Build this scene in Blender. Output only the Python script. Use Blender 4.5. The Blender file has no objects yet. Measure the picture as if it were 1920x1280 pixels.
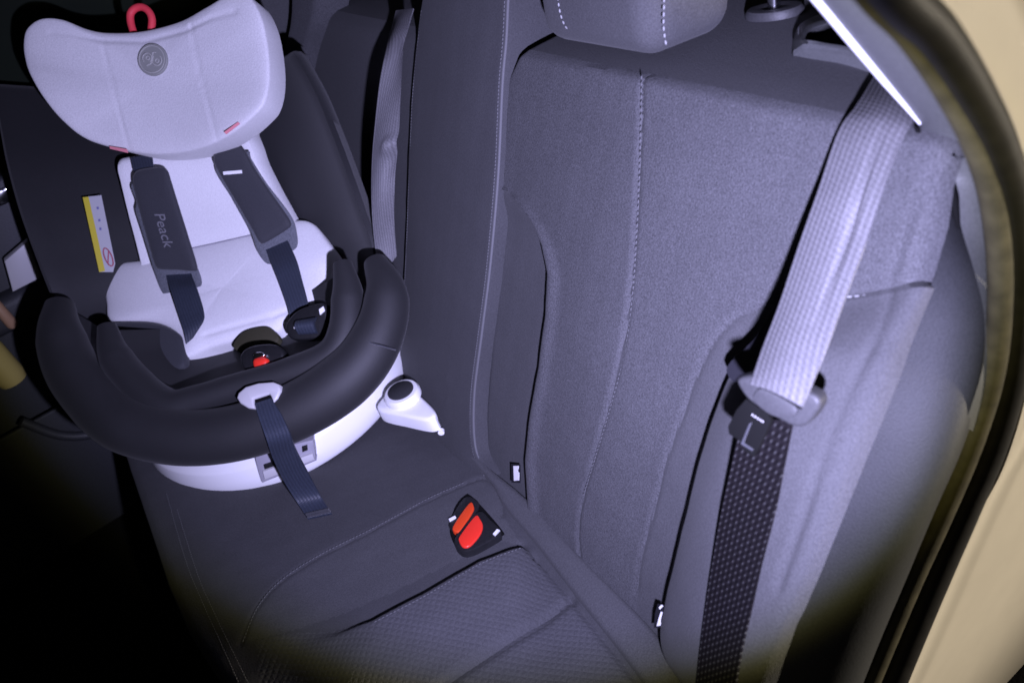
import bpy, bmesh, math
import numpy as np
from mathutils import Vector, Matrix

# ------------------------------------------------------------------ camera
F_PX, CX, CY = 1400.0, 960.0, 640.0
def unit(v):
    v = np.asarray(v, float)
    return v / np.linalg.norm(v)
Yc = unit([-1030, 760, -F_PX]); Dn = np.array([-350., -3053., -F_PX]); Uc = unit(-(Dn - Yc * (Dn @ Yc)))
RECL = math.radians(25)
Nc = np.cross(Yc, Uc)
Xc = Uc * math.sin(RECL) + Nc * math.cos(RECL); Zc = Uc * math.cos(RECL) - Nc * math.sin(RECL)
R = np.array([Xc, Yc, Zc])                       # camera axes -> car axes (X rearward, Y across, Z up)
CAM = -R @ (1.15 * np.array([(900 - CX) / F_PX, -(870 - CY) / F_PX, -1]))

scene = bpy.context.scene
col = scene.collection
cd = bpy.data.cameras.new('camera'); cam = bpy.data.objects.new('camera', cd); col.objects.link(cam)
M4 = Matrix.Identity(4)
for i in range(3):
    for j in range(3):
        M4[i][j] = R[i, j]
    M4[i][3] = CAM[i]
cam.matrix_world = M4
cd.sensor_width = 36; cd.lens = 36 * F_PX / 1920; cd.clip_start = 0.02; cd.clip_end = 60
cd.dof.use_dof = True; cd.dof.focus_distance = 0.98; cd.dof.aperture_fstop = 5.0
scene.camera = cam

# ------------------------------------------------------------------ light
world = bpy.data.worlds.new('World'); scene.world = world; world.use_nodes = True
bg = world.node_tree.nodes['Background']; bg.inputs[0].default_value = (0.62, 0.6, 0.75, 1); bg.inputs[1].default_value = 0.012

def spot(name, loc, target, energy, color, size, blend, radius):
    l = bpy.data.lights.new(name, 'SPOT'); o = bpy.data.objects.new(name, l); col.objects.link(o)
    l.energy = energy; l.color = color; l.spot_size = math.radians(size); l.spot_blend = blend; l.shadow_soft_size = radius
    o.location = loc
    o.rotation_euler = (Vector(target) - Vector(loc)).to_track_quat('-Z', 'Y').to_euler()
    return o
def cdir(x, y):
    return R @ np.array([(x - CX) / F_PX, -(y - CY) / F_PX, -1.0])
TORCH = CAM + R @ np.array([0.06, -0.11, -0.12])
AIM = CAM + cdir(955, 422) * 1.1
# hand torch held beside the camera: cool beam whose lens leaves a yellowish rim
to = spot('torch', TORCH, AIM, 112, (1, 1, 1), 86, 0.0, 0.010)
tl = to.data; tl.use_nodes = True; tn = tl.node_tree.nodes; tk = tl.node_tree.links
em_ = tn['Emission']; tcn = tn.new('ShaderNodeTexCoord'); sxyz = tn.new('ShaderNodeSeparateXYZ'); tk.new(tcn.outputs['Normal'], sxyz.inputs[0])
ab = tn.new('ShaderNodeMath'); ab.operation = 'ABSOLUTE'; tk.new(sxyz.outputs[2], ab.inputs[0])
ac = tn.new('ShaderNodeMath'); ac.operation = 'ARCCOSINE'; tk.new(ab.outputs[0], ac.inputs[0])
dv = tn.new('ShaderNodeMath'); dv.operation = 'DIVIDE'; dv.inputs[1].default_value = math.radians(45); tk.new(ac.outputs[0], dv.inputs[0])
rmp = tn.new('ShaderNodeValToRGB'); tk.new(dv.outputs[0], rmp.inputs[0]); tk.new(rmp.outputs[0], em_.inputs[0])
for k_, (ang, c_) in enumerate([(0, (0.57, 0.555, 0.97)), (16.0, (0.55, 0.535, 0.935)), (25.0, (0.48, 0.467, 0.815)), (33.6, (0.37, 0.36, 0.62)), (36.4, (0.23, 0.23, 0.30)), (37.9, (0.105, 0.098, 0.04)), (39.0, (0.03, 0.026, 0.007)), (40.2, (0, 0, 0))]):
    e_ = rmp.color_ramp.elements[k_] if k_ < 2 else rmp.color_ramp.elements.new(ang / 45)
    e_.position = ang / 45; e_.color = (*c_, 1)
# lamp of the car park, shining along the outside of the body
spot('street_lamp_light', (2.2, -3.2, 0.2), (0.1, -0.62, 0.25), 560, (1.0, 0.88, 0.71), 26, 0.6, 0.2)

vs = scene.view_settings
vs.view_transform = 'Standard'; vs.look = 'None'; vs.exposure = 0; vs.gamma = 1; vs.use_curve_mapping = False
scene.render.engine = 'CYCLES'
scene.cycles.filter_width = 1.6
scene.cycles.use_denoising = True

# ------------------------------------------------------------------ helpers
def A(*v): return np.array(v, float)
NB = A(-math.cos(RECL), 0, math.sin(RECL))       # front normal of the backrest
UB = A(math.sin(RECL), 0, math.cos(RECL))        # up along the backrest
YB = A(0, 1, 0)
TC = math.radians(8)
NCU = A(math.sin(TC), 0, math.cos(TC))           # cushion normal
FCU = A(-math.cos(TC), 0, math.sin(TC))          # cushion towards the front
BACK = (A(0, 0, 0), NB)
CUSH = (A(0, 0, 0), NCU)
def pt(x, y, plane, h=0.0):
    p, n = plane; n = unit(n); d = cdir(x, y)
    return CAM + d * (((p + n * h - CAM) @ n) / (d @ n))
def pts(L, plane, h=0.0):
    if np.isscalar(h): h = [h] * len(L)
    return np.array([pt(x, y, plane, k) for (x, y), k in zip(L, h)])
def proj(P):
    c = (np.asarray(P) - CAM) @ R
    return np.stack([CX + F_PX * c[..., 0] / -c[..., 2], CY - F_PX * c[..., 1] / -c[..., 2]], -1)
def crv(P, n, closed=False):
    """smooth curve through points, n samples evenly spaced by length"""
    P = np.asarray(P, float)
    if closed: Q = np.vstack([P[-1:], P, P[:2]])
    else: Q = np.vstack([2 * P[0] - P[1], P, 2 * P[-1] - P[-2]])
    out = []
    for i in range(1, len(Q) - 2):
        p0, p1, p2, p3 = Q[i - 1], Q[i], Q[i + 1], Q[i + 2]
        for t in np.linspace(0, 1, 12, endpoint=False):
            out.append(0.5 * ((2 * p1) + (-p0 + p2) * t + (2 * p0 - 5 * p1 + 4 * p2 - p3) * t * t + (-p0 + 3 * p1 - 3 * p2 + p3) * t ** 3))
    out.append(Q[-2]); out = np.array(out)
    s = np.r_[0, np.cumsum(np.linalg.norm(np.diff(out, axis=0), axis=1))]
    tt = np.linspace(0, s[-1], n + 1)[:-1] if closed else np.linspace(0, s[-1], n)
    return np.stack([np.interp(tt, s, out[:, k]) for k in range(out.shape[1])], -1)
def rowcrv(P, n):
    """smooth curve sampled evenly by row number (keeps row pairs together)"""
    P = np.asarray(P, float); Q = np.vstack([2 * P[0] - P[1], P, 2 * P[-1] - P[-2]]); out = []
    for g in np.linspace(0, len(P) - 1, n):
        i = min(int(g), len(P) - 2); t = g - i
        p0, p1, p2, p3 = Q[i], Q[i + 1], Q[i + 2], Q[i + 3]
        out.append(0.5 * ((2 * p1) + (-p0 + p2) * t + (2 * p0 - 5 * p1 + 4 * p2 - p3) * t * t + (-p0 + 3 * p1 - 3 * p2 + p3) * t ** 3))
    return np.array(out)
def seg_dist(P, poly):
    P = P.reshape(-1, P.shape[-1]); best = np.full(len(P), 1e9)
    for a, b in zip(poly[:-1], poly[1:]):
        ab = b - a; t = np.clip(((P - a) @ ab) / max(ab @ ab, 1e-12), 0, 1)
        best = np.minimum(best, np.linalg.norm(P - (a + t[:, None] * ab), axis=1))
    return best
def inside(px, poly):
    x, y = px[..., 0], px[..., 1]; c = np.zeros(x.shape, bool); n = len(poly)
    for i in range(n):
        (x1, y1), (x2, y2) = poly[i], poly[(i + 1) % n]
        if y1 == y2: continue
        c ^= ((y1 > y) != (y2 > y)) & (x < (x2 - x1) * (y - y1) / (y2 - y1) + x1)
    return c
def ripple(a, b, amp):
    """gentle unevenness of padded cloth"""
    return amp * (np.sin(31 * a + 17 * b + 0.4) * np.sin(23 * b - 9 * a + 1.1) + 0.6 * np.sin(67 * a - 41 * b) * np.sin(58 * b + 20 * a) + 0.35 * np.sin(120 * a + 95 * b + 2) * np.sin(88 * b - 70 * a))
def sstep(a, b, x):
    t = np.clip((x - a) / (b - a), 0, 1); return t * t * (3 - 2 * t)

def tag(o, label, cat, group=None, kind=None):
    if label: o['label'] = label
    if cat: o['category'] = cat
    if group: o['group'] = group
    if kind: o['kind'] = kind
    return o
def thing(name, label, cat, loc, group=None):
    o = bpy.data.objects.new(name, None); col.objects.link(o); o.location = loc; o.empty_display_size = 0.02
    return tag(o, label, cat, group, 'thing')
def origin_of(o):
    p = Vector((0, 0, 0))
    while o is not None: p += o.location; o = o.parent
    return p
def mesh(name, V, Fc, mat, parent=None, smooth=True, uv=None, sharp=None):
    V = np.asarray(V, float)
    if parent is None:
        org = Vector((float(V[:, 0].mean()), float(V[:, 1].mean()), float(V[:, 2].min())))
    else: org = origin_of(parent)
    me = bpy.data.meshes.new(name)
    me.from_pydata([tuple(v) for v in V - np.array(org)], [], [tuple(int(i) for i in f) for f in Fc])
    me.update()
    if uv is not None:
        ul = me.uv_layers.new(name='UVMap'); idx = np.empty(len(me.loops), int); me.loops.foreach_get('vertex_index', idx)
        ul.data.foreach_set('uv', np.asarray(uv, float)[idx].ravel())
    bm = bmesh.new(); bm.from_mesh(me); bmesh.ops.recalc_face_normals(bm, faces=bm.faces); bm.to_mesh(me); bm.free()
    me.materials.append(mat)
    if smooth:
        me.polygons.foreach_set('use_smooth', [True] * len(me.polygons))
        me.set_sharp_from_angle(angle=math.radians(sharp or 50))
    o = bpy.data.objects.new(name, me); col.objects.link(o)
    if parent is not None: o.parent = parent
    else: o.location = org
    return o
def gnormals(P):
    du = np.gradient(P, axis=1); dv = np.gradient(P, axis=0); n = np.cross(du, dv)
    n /= np.maximum(np.linalg.norm(n, axis=2, keepdims=True), 1e-9)
    v = CAM - P
    return n * np.where((n * v).sum(2, keepdims=True) < 0, -1, 1)
def roll(d, r):
    d = np.clip(d, 0, r); return -(r - np.sqrt(np.maximum(r * r - (r - d) ** 2, 0)))
def sheet(name, P, mat, parent=None, thick=0.02, tdir=None, er=0.0, sides='LRTB', h=None, grooves=(), region=None, nrm=None, close=True, sharp=50, follow=False):
    """solid sheet from a grid of points: rounded edges, extra height h, seam grooves, optional split into regions"""
    nv, nu, _ = P.shape
    N = gnormals(P) if nrm is None else np.broadcast_to(unit(nrm), P.shape)
    H = np.zeros((nv, nu)) if h is None else np.array(h, float)
    su = np.concatenate([np.zeros((nv, 1)), np.cumsum(np.linalg.norm(np.diff(P, axis=1), axis=2), 1)], 1)
    sv = np.concatenate([np.zeros((1, nu)), np.cumsum(np.linalg.norm(np.diff(P, axis=0), axis=2), 0)], 0)
    if er > 0:
        ru = np.minimum(er, 0.45 * su[:, -1:] + 1e-6) * np.ones_like(su); rv = np.minimum(er, 0.45 * sv[-1:, :] + 1e-6) * np.ones_like(sv)
        if 'L' in sides: H = H + roll(su, ru)
        if 'R' in sides: H = H + roll(su[:, -1:] - su, ru)
        if 'T' in sides: H = H + roll(sv, rv)
        if 'B' in sides: H = H + roll(sv[-1:, :] - sv, rv)
    for poly, dep, w in grooves:
        d = seg_dist(P.reshape(-1, 3), np.asarray(poly)).reshape(nv, nu); H = H - dep * np.exp(-(d / w) ** 2)
    front = P + N * H[..., None]
    uvf = np.stack([su, sv], -1).reshape(-1, 2)
    idx = np.arange(nv * nu).reshape(nv, nu)
    quads = np.stack([idx[:-1, :-1], idx[:-1, 1:], idx[1:, 1:], idx[1:, :-1]], -1).reshape(-1, 4)
    if region is not None:
        cen = P[:-1, :-1] * .25 + P[:-1, 1:] * .25 + P[1:, 1:] * .25 + P[1:, :-1] * .25
        reg = region(proj(cen), cen).reshape(-1)
    else: reg = np.zeros(len(quads), int)
    res = {}
    names = name if isinstance(name, (list, tuple)) else [name]
    mats = mat if isinstance(mat, (list, tuple)) else [mat] * len(names)
    for k, nm in enumerate(names):
        q = quads[reg == k]
        if not len(q): continue
        V = front.reshape(-1, 3); UV = uvf; Fs = [tuple(f) for f in q]
        if k == 0 and close:
            td = -N if tdir is None else np.broadcast_to(unit(tdir), P.shape)
            back = (front if follow else P) + td * thick
            b = nv * nu; V = np.vstack([V, back.reshape(-1, 3)]); UV = np.vstack([UV, UV])
            ring = list(idx[0, :]) + list(idx[1:, -1]) + list(idx[-1, ::-1][1:]) + list(idx[::-1, 0][1:-1])
            for i in range(len(ring)):
                a, c = ring[i], ring[(i + 1) % len(ring)]; Fs.append((a, c, c + b, a + b))
            if follow: Fs += [tuple(int(i) + b for i in f[::-1]) for f in quads]
            else: Fs.append(tuple(int(r + b) for r in ring))
        used = np.unique(np.concatenate([np.array(f) for f in Fs])); mp = -np.ones(len(V), int); mp[used] = np.arange(len(used))
        res[nm] = mesh(nm, V[used], [[mp[i] for i in f] for f in Fs], mats[k], parent, uv=UV[used], sharp=sharp)
    return res[names[0]] if len(names) == 1 else res
def loft(L, Rr, nv, nu, even=False):
    f = crv if even else rowcrv
    a, b = f(L, nv), f(Rr, nv); u = np.linspace(0, 1, nu)[None, :, None]
    return a[:, None, :] * (1 - u) + b[:, None, :] * u
def tube(name, path, r, mat, parent=None, n=14, samples=60, up=None, flat=1.0, smooth_path=True, caps=True):
    P = crv(path, samples) if smooth_path else np.asarray(path, float)
    rr = np.full(len(P), r) if np.isscalar(r) else np.interp(np.linspace(0, 1, len(P)), np.linspace(0, 1, len(r)), r)
    T = np.gradient(P, axis=0); T /= np.linalg.norm(T, axis=1, keepdims=True)
    ref = A(0, 0, 1) if up is None else unit(up); V = []; UV = []
    s = np.r_[0, np.cumsum(np.linalg.norm(np.diff(P, axis=0), axis=1))]
    prev = None
    for i in range(len(P)):
        a = ref if up is not None else (prev if prev is not None else ref)
        b = np.cross(T[i], a); b = b / max(np.linalg.norm(b), 1e-9) if np.linalg.norm(b) > 1e-4 else unit(np.cross(T[i], A(1, 0, 0.3)))
        a2 = np.cross(b, T[i]); prev = a2
        for k in range(n):
            t = 2 * math.pi * k / n; V.append(P[i] + rr[i] * (b * math.cos(t) + a2 * math.sin(t) * flat)); UV.append((k / n * 6.28 * rr[i], s[i]))
    Fs = []
    for i in range(len(P) - 1):
        for k in range(n):
            k2 = (k + 1) % n; Fs.append((i * n + k, i * n + k2, (i + 1) * n + k2, (i + 1) * n + k))
    if caps: Fs.append(tuple(range(n))); Fs.append(tuple((len(P) - 1) * n + k for k in range(n)))
    return mesh(name, V, Fs, mat, parent, uv=UV, sharp=60)
def plate(name, outline, nrm, thick, mat, parent=None, bevel=0.0, smooth=False, n=48, segs=2):
    """extruded outline (3D points in a plane): front face at the outline, thickness behind it"""
    P = np.asarray(outline, float)
    if smooth: P = crv(P, n, closed=True)
    nrm = unit(nrm); bm = bmesh.new()
    fv = [bm.verts.new(tuple(p)) for p in P]; bv = [bm.verts.new(tuple(p - nrm * thick)) for p in P]
    f0 = bm.faces.new(fv); bm.faces.new(bv[::-1]); m = len(P)
    for i in range(m): bm.faces.new((fv[i], bv[i], bv[(i + 1) % m], fv[(i + 1) % m]))
    bmesh.ops.recalc_face_normals(bm, faces=bm.faces)
    if bevel > 0:
        bmesh.ops.bevel(bm, geom=[e for e in f0.edges], offset=bevel, segments=segs, affect='EDGES', profile=0.5)
    V = [tuple(v.co) for v in bm.verts]; bm.verts.index_update(); Fs = [[v.index for v in f.verts] for f in bm.faces]; bm.free()
    return mesh(name, V, Fs, mat, parent, sharp=40)
def pillow(name, outline, nrm, height, thick, mat, parent=None, n=96, rings=14, smooth=True, power=2.5, center=None, grooves=(), dish=0.0):
    """stuffed pad over a closed outline that is star-shaped about its centre"""
    P = crv(outline, n, closed=True) if smooth else np.asarray(outline, float)
    n = len(P); nrm = unit(nrm); c = P.mean(0) if center is None else np.asarray(center, float)
    V = []; Fs = []; UV = []
    ts = np.linspace(0, 1, rings) ** 1.3
    for t in ts:
        k = 1 - t
        hh = height * (1 - k ** power) ** (1 / power) - dish * (t ** 2)
        for p in P:
            dn_ = (p - c) @ nrm; q = c + ((p - c) - nrm * dn_) * max(k, 0.0005) + nrm * (hh + dn_ * k * k); V.append(q); UV.append((q[0], q[2]))
    V = np.array(V)
    for poly, dep, w in grooves:
        poly = np.asarray(poly, float); d = seg_dist(V if poly.shape[1] == 3 else proj(V), poly); V = V - nrm * (dep * np.exp(-(d / w) ** 2))[:, None]
    V = list(V)
    for i in range(rings - 1):
        for k in range(n):
            k2 = (k + 1) % n; Fs.append((i * n + k, i * n + k2, (i + 1) * n + k2, (i + 1) * n + k))
    Fs.append(tuple((rings - 1) * n + k for k in range(n)))
    b = len(V)
    for p in P: V.append(p - nrm * thick); UV.append((p[0], p[2]))
    for k in range(n):
        k2 = (k + 1) % n; Fs.append((k, k2, b + k2, b + k))
    Fs.append(tuple(b + k for k in range(n)))
    return mesh(name, V, Fs, mat, parent, uv=UV, sharp=65)
def rbox(name, c, axes, size, bevel, mat, parent=None, segs=4, sharp=60):
    bm = bmesh.new(); bmesh.ops.create_cube(bm, size=1.0)
    for v in bm.verts: v.co = Vector((v.co.x * size[0], v.co.y * size[1], v.co.z * size[2]))
    if bevel > 0: bmesh.ops.bevel(bm, geom=list(bm.edges), offset=bevel, segments=segs, affect='EDGES', profile=0.5)
    a = [unit(x) for x in axes]; c = np.asarray(c, float)
    V = [c + a[0] * v.co.x + a[1] * v.co.y + a[2] * v.co.z for v in bm.verts]; bm.verts.index_update()
    Fs = [[v.index for v in f.verts] for f in bm.faces]; bm.free()
    return mesh(name, V, Fs, mat, parent, sharp=sharp)
def stitches(name, path, nrm, mat, parent, pitch=0.006, fill=0.62, r=0.0009, lift=0.0006):
    P = np.asarray(path, float); s = np.r_[0, np.cumsum(np.linalg.norm(np.diff(P, axis=0), axis=1))]
    at = lambda t: np.array([np.interp(t, s, P[:, k]) for k in range(3)])
    V = []; Fs = []; nrm = unit(nrm); t = 0.0
    while t + pitch * fill < s[-1]:
        a, b = at(t), at(t + pitch * fill); d = unit(b - a); x = unit(np.cross(d, nrm)); z = np.cross(x, d)
        base = len(V)
        for q, k in ((a, .45), ((a + b) / 2, 1.0), (b, .45)):
            q = q + z * lift
            for ang in range(6):
                w = ang * math.pi / 3; V.append(q + r * k * (x * math.cos(w) + z * math.sin(w)))
        for i in (0, 6):
            for m in range(6):
                Fs.append((base + i + m, base + i + (m + 1) % 6, base + i + 6 + (m + 1) % 6, base + i + 6 + m))
        Fs.append(tuple(base + m for m in range(6))); Fs.append(tuple(base + 12 + m for m in range(6)))
        t += pitch
    return mesh(name, V, Fs, mat, parent)
def lathe(name, c, axis, prof, mat, parent=None, n=40, squash=None):
    ax = unit(axis); x = unit(np.cross(ax, A(0.3, 1, 0.1))); y = np.cross(ax, x); V = []; Fs = []
    if squash is not None: x = unit(squash[0]); y = unit(np.cross(ax, x)) * squash[1]
    for r, z in prof:
        for k in range(n):
            t = 2 * math.pi * k / n; V.append(c + ax * z + r * (x * math.cos(t) + y * math.sin(t)))
    for i in range(len(prof) - 1):
        for k in range(n): Fs.append((i * n + k, i * n + (k + 1) % n, (i + 1) * n + (k + 1) % n, (i + 1) * n + k))
    Fs.append(tuple(range(n))); Fs.append(tuple((len(prof) - 1) * n + k for k in range(n)))
    return mesh(name, V, Fs, mat, parent, sharp=35)
def text_mesh(name, body, size, origin, xdir, ydir, nrm, depth, mat, parent, shear=0.0):
    cu = bpy.data.curves.new(name, 'FONT'); cu.body = body; cu.size = size; cu.shear = shear; cu.extrude = depth; cu.align_x = 'CENTER'; cu.align_y = 'CENTER'
    o = bpy.data.objects.new('text_source', cu); col.objects.link(o); dg = bpy.context.evaluated_depsgraph_get()
    me = bpy.data.meshes.new_from_object(o.evaluated_get(dg)); V = [v.co.copy() for v in me.vertices]; Fs = [list(p.vertices) for p in me.polygons]
    bpy.data.objects.remove(o); bpy.data.curves.remove(cu); bpy.data.meshes.remove(me)
    x, y, n = unit(xdir), unit(ydir), unit(nrm)
    return mesh(name, [origin + x * v.x + y * v.y + n * v.z for v in V], Fs, mat, parent, smooth=False)

# ------------------------------------------------------------------ materials
def new_mat(name, color, rough=0.6, spec=0.5, metal=0.0, sheen=0.0, coat=0.0):
    m = bpy.data.materials.new(name); m.use_nodes = True; b = m.node_tree.nodes['Principled BSDF']
    b.inputs['Base Color'].default_value = (*color, 1); b.inputs['Roughness'].default_value = rough
    b.inputs['Specular IOR Level'].default_value = spec; b.inputs['Metallic'].default_value = metal
    b.inputs['Sheen Weight'].default_value = sheen; b.inputs['Sheen Roughness'].default_value = 0.5; b.inputs['Coat Weight'].default_value = coat
    return m
def nd(m, t, **kw):
    n = m.node_tree.nodes.new(t)
    for k, v in kw.items(): setattr(n, k, v)
    return n
def lk(m, a, b): m.node_tree.links.new(a, b)
def mottled(m, color, scale, amount, bump=0.0, bscale=None, coord='Object', detail=3.0, big=0.0, bigscale=9.0, rough_var=0.0):
    """colour grain and fine relief on a material"""
    b = m.node_tree.nodes['Principled BSDF']; tc = nd(m, 'ShaderNodeTexCoord')
    n1 = nd(m, 'ShaderNodeTexNoise'); n1.inputs['Scale'].default_value = scale; n1.inputs['Detail'].default_value = detail; lk(m, tc.outputs[coord], n1.inputs['Vector'])
    n2 = nd(m, 'ShaderNodeTexNoise'); n2.inputs['Scale'].default_value = bigscale; n2.inputs['Detail'].default_value = 4; lk(m, tc.outputs[coord], n2.inputs['Vector'])
    mr = nd(m, 'ShaderNodeMapRange'); mr.inputs[1].default_value = 0.3; mr.inputs[2].default_value = 0.7; mr.inputs[3].default_value = 1 - amount; mr.inputs[4].default_value = 1 + amount
    lk(m, n1.outputs['Fac'], mr.inputs[0])
    mr2 = nd(m, 'ShaderNodeMapRange'); mr2.inputs[1].default_value = 0.3; mr2.inputs[2].default_value = 0.7; mr2.inputs[3].default_value = 1 - big; mr2.inputs[4].default_value = 1 + big
    lk(m, n2.outputs['Fac'], mr2.inputs[0])
    mu = nd(m, 'ShaderNodeMath', operation='MULTIPLY'); lk(m, mr.outputs[0], mu.inputs[0]); lk(m, mr2.outputs[0], mu.inputs[1])
    vm = nd(m, 'ShaderNodeVectorMath', operation='SCALE'); vm.inputs[0].default_value = color; lk(m, mu.outputs[0], vm.inputs['Scale'])
    lk(m, vm.outputs[0], b.inputs['Base Color'])
    if bump:
        n3 = nd(m, 'ShaderNodeTexNoise'); n3.inputs['Scale'].default_value = bscale or scale; n3.inputs['Detail'].default_value = 2; lk(m, tc.outputs[coord], n3.inputs['Vector'])
        bp = nd(m, 'ShaderNodeBump'); bp.inputs['Strength'].default_value = bump; bp.inputs['Distance'].default_value = 0.0012; lk(m, n3.outputs['Fac'], bp.inputs['Height']); lk(m, bp.outputs[0], b.inputs['Normal'])
    return m
def cloth(name, color, amount=0.42, scale=620, bump=0.6, rough=0.85, sheen=0.04, big=0.05):
    return mottled(new_mat(name, color, rough, 0.25, sheen=sheen), color, scale, amount, bump, scale * 0.8, big=big)
SEATC = (0.062, 0.062, 0.066)
M = {}
M['seat'] = cloth('seat_fabric', SEATC)
M['seat_smooth'] = cloth('seat_side_fabric', (0.058, 0.058, 0.061), 0.22, 600, 0.35)
M['cushion'] = cloth('dark_cushion_fabric', (0.047, 0.047, 0.050), 0.18, 600, 0.35)
def quilt(name, color):
    m = cloth(name, color, 0.2, 700, 0.4); b = m.node_tree.nodes['Principled BSDF']
    uv = nd(m, 'ShaderNodeUVMap'); mp = nd(m, 'ShaderNodeMapping'); mp.inputs['Rotation'].default_value = (0, 0, math.radians(45)); mp.inputs['Scale'].default_value = (135, 135, 135)
    lk(m, uv.outputs[0], mp.inputs['Vector'])
    ck = nd(m, 'ShaderNodeTexVoronoi'); ck.feature = 'F1'; ck.distance = 'CHEBYCHEV'; ck.inputs['Scale'].default_value = 1.0; ck.inputs['Randomness'].default_value = 0.0
    lk(m, mp.outputs[0], ck.inputs['Vector'])
    old = b.inputs['Normal'].links[0].from_socket
    bp = nd(m, 'ShaderNodeBump', invert=True); bp.inputs['Strength'].default_value = 0.65; bp.inputs['Distance'].default_value = 0.0022
    lk(m, ck.outputs['Distance'], bp.inputs['Height']); lk(m, old, bp.inputs['Normal']); lk(m, bp.outputs[0], b.inputs['Normal'])
    return m
M['quilt'] = quilt('seat_insert_fabric', (0.058, 0.058, 0.063))
M['thread'] = new_mat('grey_thread', (0.26, 0.26, 0.27), 0.6, 0.4)
M['thread_dim'] = new_mat('dim_thread', (0.105, 0.105, 0.11), 0.7, 0.3)
M['black_cloth'] = cloth('black_knit', (0.017, 0.017, 0.0185), 0.15, 900, 0.35, 0.62, 0.12, 0.05)
M['rim_cloth'] = cloth('black_stretch_cover', (0.012, 0.012, 0.013), 0.2, 900, 0.25, 0.66, 0.05, 0.15)
M['rim_cloth'].node_tree.nodes['Principled BSDF'].inputs['Specular IOR Level'].default_value = 0.5
M['liner'] = cloth('pale_grey_knit', (0.62, 0.615, 0.62), 0.10, 600, 0.5, 0.8, 0.2, 0.03)
M['liner2'] = cloth('pale_grey_seat_knit', (0.76, 0.755, 0.76), 0.08, 600, 0.45, 0.8, 0.2, 0.03)
M['harness'] = cloth('charcoal_pad', (0.035, 0.036, 0.042), 0.12, 700, 0.35, 0.7, 0.2)
M['mesh_pad'] = cloth('grey_mesh_backing', (0.105, 0.112, 0.128), 0.3, 500, 0.5, 0.7, 0.2)
M['white_plastic'] = new_mat('white_plastic', (0.86, 0.86, 0.86), 0.42, 0.5)
M['grey_plastic'] = new_mat('grey_plastic', (0.30, 0.29, 0.33), 0.45, 0.5)
M['pale_plastic'] = new_mat('pale_grey_plastic', (0.50, 0.49, 0.50), 0.4, 0.5)
M['black_plastic'] = mottled(new_mat('black_plastic', (0.012, 0.012, 0.013), 0.4, 0.5), (0.012, 0.012, 0.013), 300, 0.2, 0.15)
M['dark_hole'] = new_mat('matt_black', (0.004, 0.004, 0.004), 0.9, 0.1)
M['tongue'] = mottled(new_mat('tongue_plastic', (0.036, 0.036, 0.038), 0.5, 0.3), (0.036, 0.036, 0.038), 400, 0.12, 0.15)
M['blade'] = new_mat('matt_black_blade', (0.005, 0.005, 0.005), 0.85, 0.05)
M['red'] = new_mat('red_button_plastic', (0.80, 0.035, 0.02), 0.35, 0.5)
M['orange'] = new_mat('orange_button_plastic', (0.66, 0.055, 0.012), 0.4, 0.5)
M['coral'] = new_mat('coral_webbing', (0.75, 0.055, 0.075), 0.6, 0.4)
M['pink'] = new_mat('pink_tag', (0.70, 0.25, 0.28), 0.7, 0.3)
M['chrome'] = new_mat('chrome', (0.75, 0.75, 0.78), 0.15, 0.5, metal=1.0)
M['metal'] = new_mat('zinc_steel', (0.45, 0.45, 0.42), 0.35, 0.5, metal=1.0)
M['emblem'] = new_mat('emblem_grey', (0.25, 0.255, 0.235), 0.6, 0.3)
M['emblem_mark'] = new_mat('emblem_mark', (0.40, 0.40, 0.37), 0.6, 0.3)
M['olive'] = new_mat('olive_plastic', (0.045, 0.042, 0.025), 0.5, 0.4)
M['print'] = new_mat('grey_print', (0.17, 0.17, 0.185), 0.7, 0.3)
M['white_print'] = new_mat('white_print', (0.8, 0.8, 0.8), 0.6, 0.3)
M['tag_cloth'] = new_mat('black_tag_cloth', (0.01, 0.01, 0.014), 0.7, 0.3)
M['yellow'] = new_mat('yellow_label', (0.50, 0.42, 0.02), 0.5, 0.4)
M['label_white'] = new_mat('label_paper', (0.40, 0.40, 0.42), 0.55, 0.4)
M['label_red'] = new_mat('label_red', (0.40, 0.06, 0.10), 0.55, 0.4)
M['label_blue'] = new_mat('label_blue', (0.12, 0.12, 0.28), 0.55, 0.4)
M['trim'] = mottled(new_mat('trim_plastic', (0.070, 0.072, 0.072), 0.5, 0.4), (0.070, 0.072, 0.072), 500, 0.12, 0.2, big=0.05)
M['trim_edge'] = new_mat('pale_trim_edge', (0.62, 0.62, 0.64), 0.35, 0.5)
M['side'] = mottled(new_mat('side_panel_vinyl', (0.033, 0.034, 0.036), 0.6, 0.3), (0.033, 0.034, 0.036), 500, 0.14, 0.2, big=0.08)
M['seal'] = mottled(new_mat('olive_rubber', (0.050, 0.044, 0.026), 0.7, 0.3), (0.050, 0.044, 0.026), 60, 0.3, 0.2, big=0.2)  # olive-brown base colour, mottled at random
M['rubber'] = mottled(new_mat('black_rubber', (0.012, 0.011, 0.010), 0.55, 0.4), (0.012, 0.011, 0.010), 80, 0.3, 0.15, big=0.2)
M['paint'] = mottled(new_mat('beige_paint', (0.60, 0.55, 0.46), 0.35, 0.4, coat=0.4), (0.60, 0.55, 0.46), 40, 0.015, 0.0, big=0.03)
M['door'] = mottled(new_mat('door_vinyl', (0.035, 0.036, 0.042), 0.55, 0.4), (0.035, 0.036, 0.042), 300, 0.15, 0.2)
M['glass'] = mottled(new_mat('dark_tinted_glass', (0.004, 0.007, 0.003), 0.6, 0.05), (0.004, 0.007, 0.003), 3, 0.3)
M['carpet'] = cloth('black_carpet', (0.008, 0.008, 0.009), 0.4, 300, 0.8, 0.95, 0.0)
M['bottle'] = new_mat('yellow_bottle_plastic', (0.50, 0.40, 0.14), 0.4, 0.5)
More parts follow.
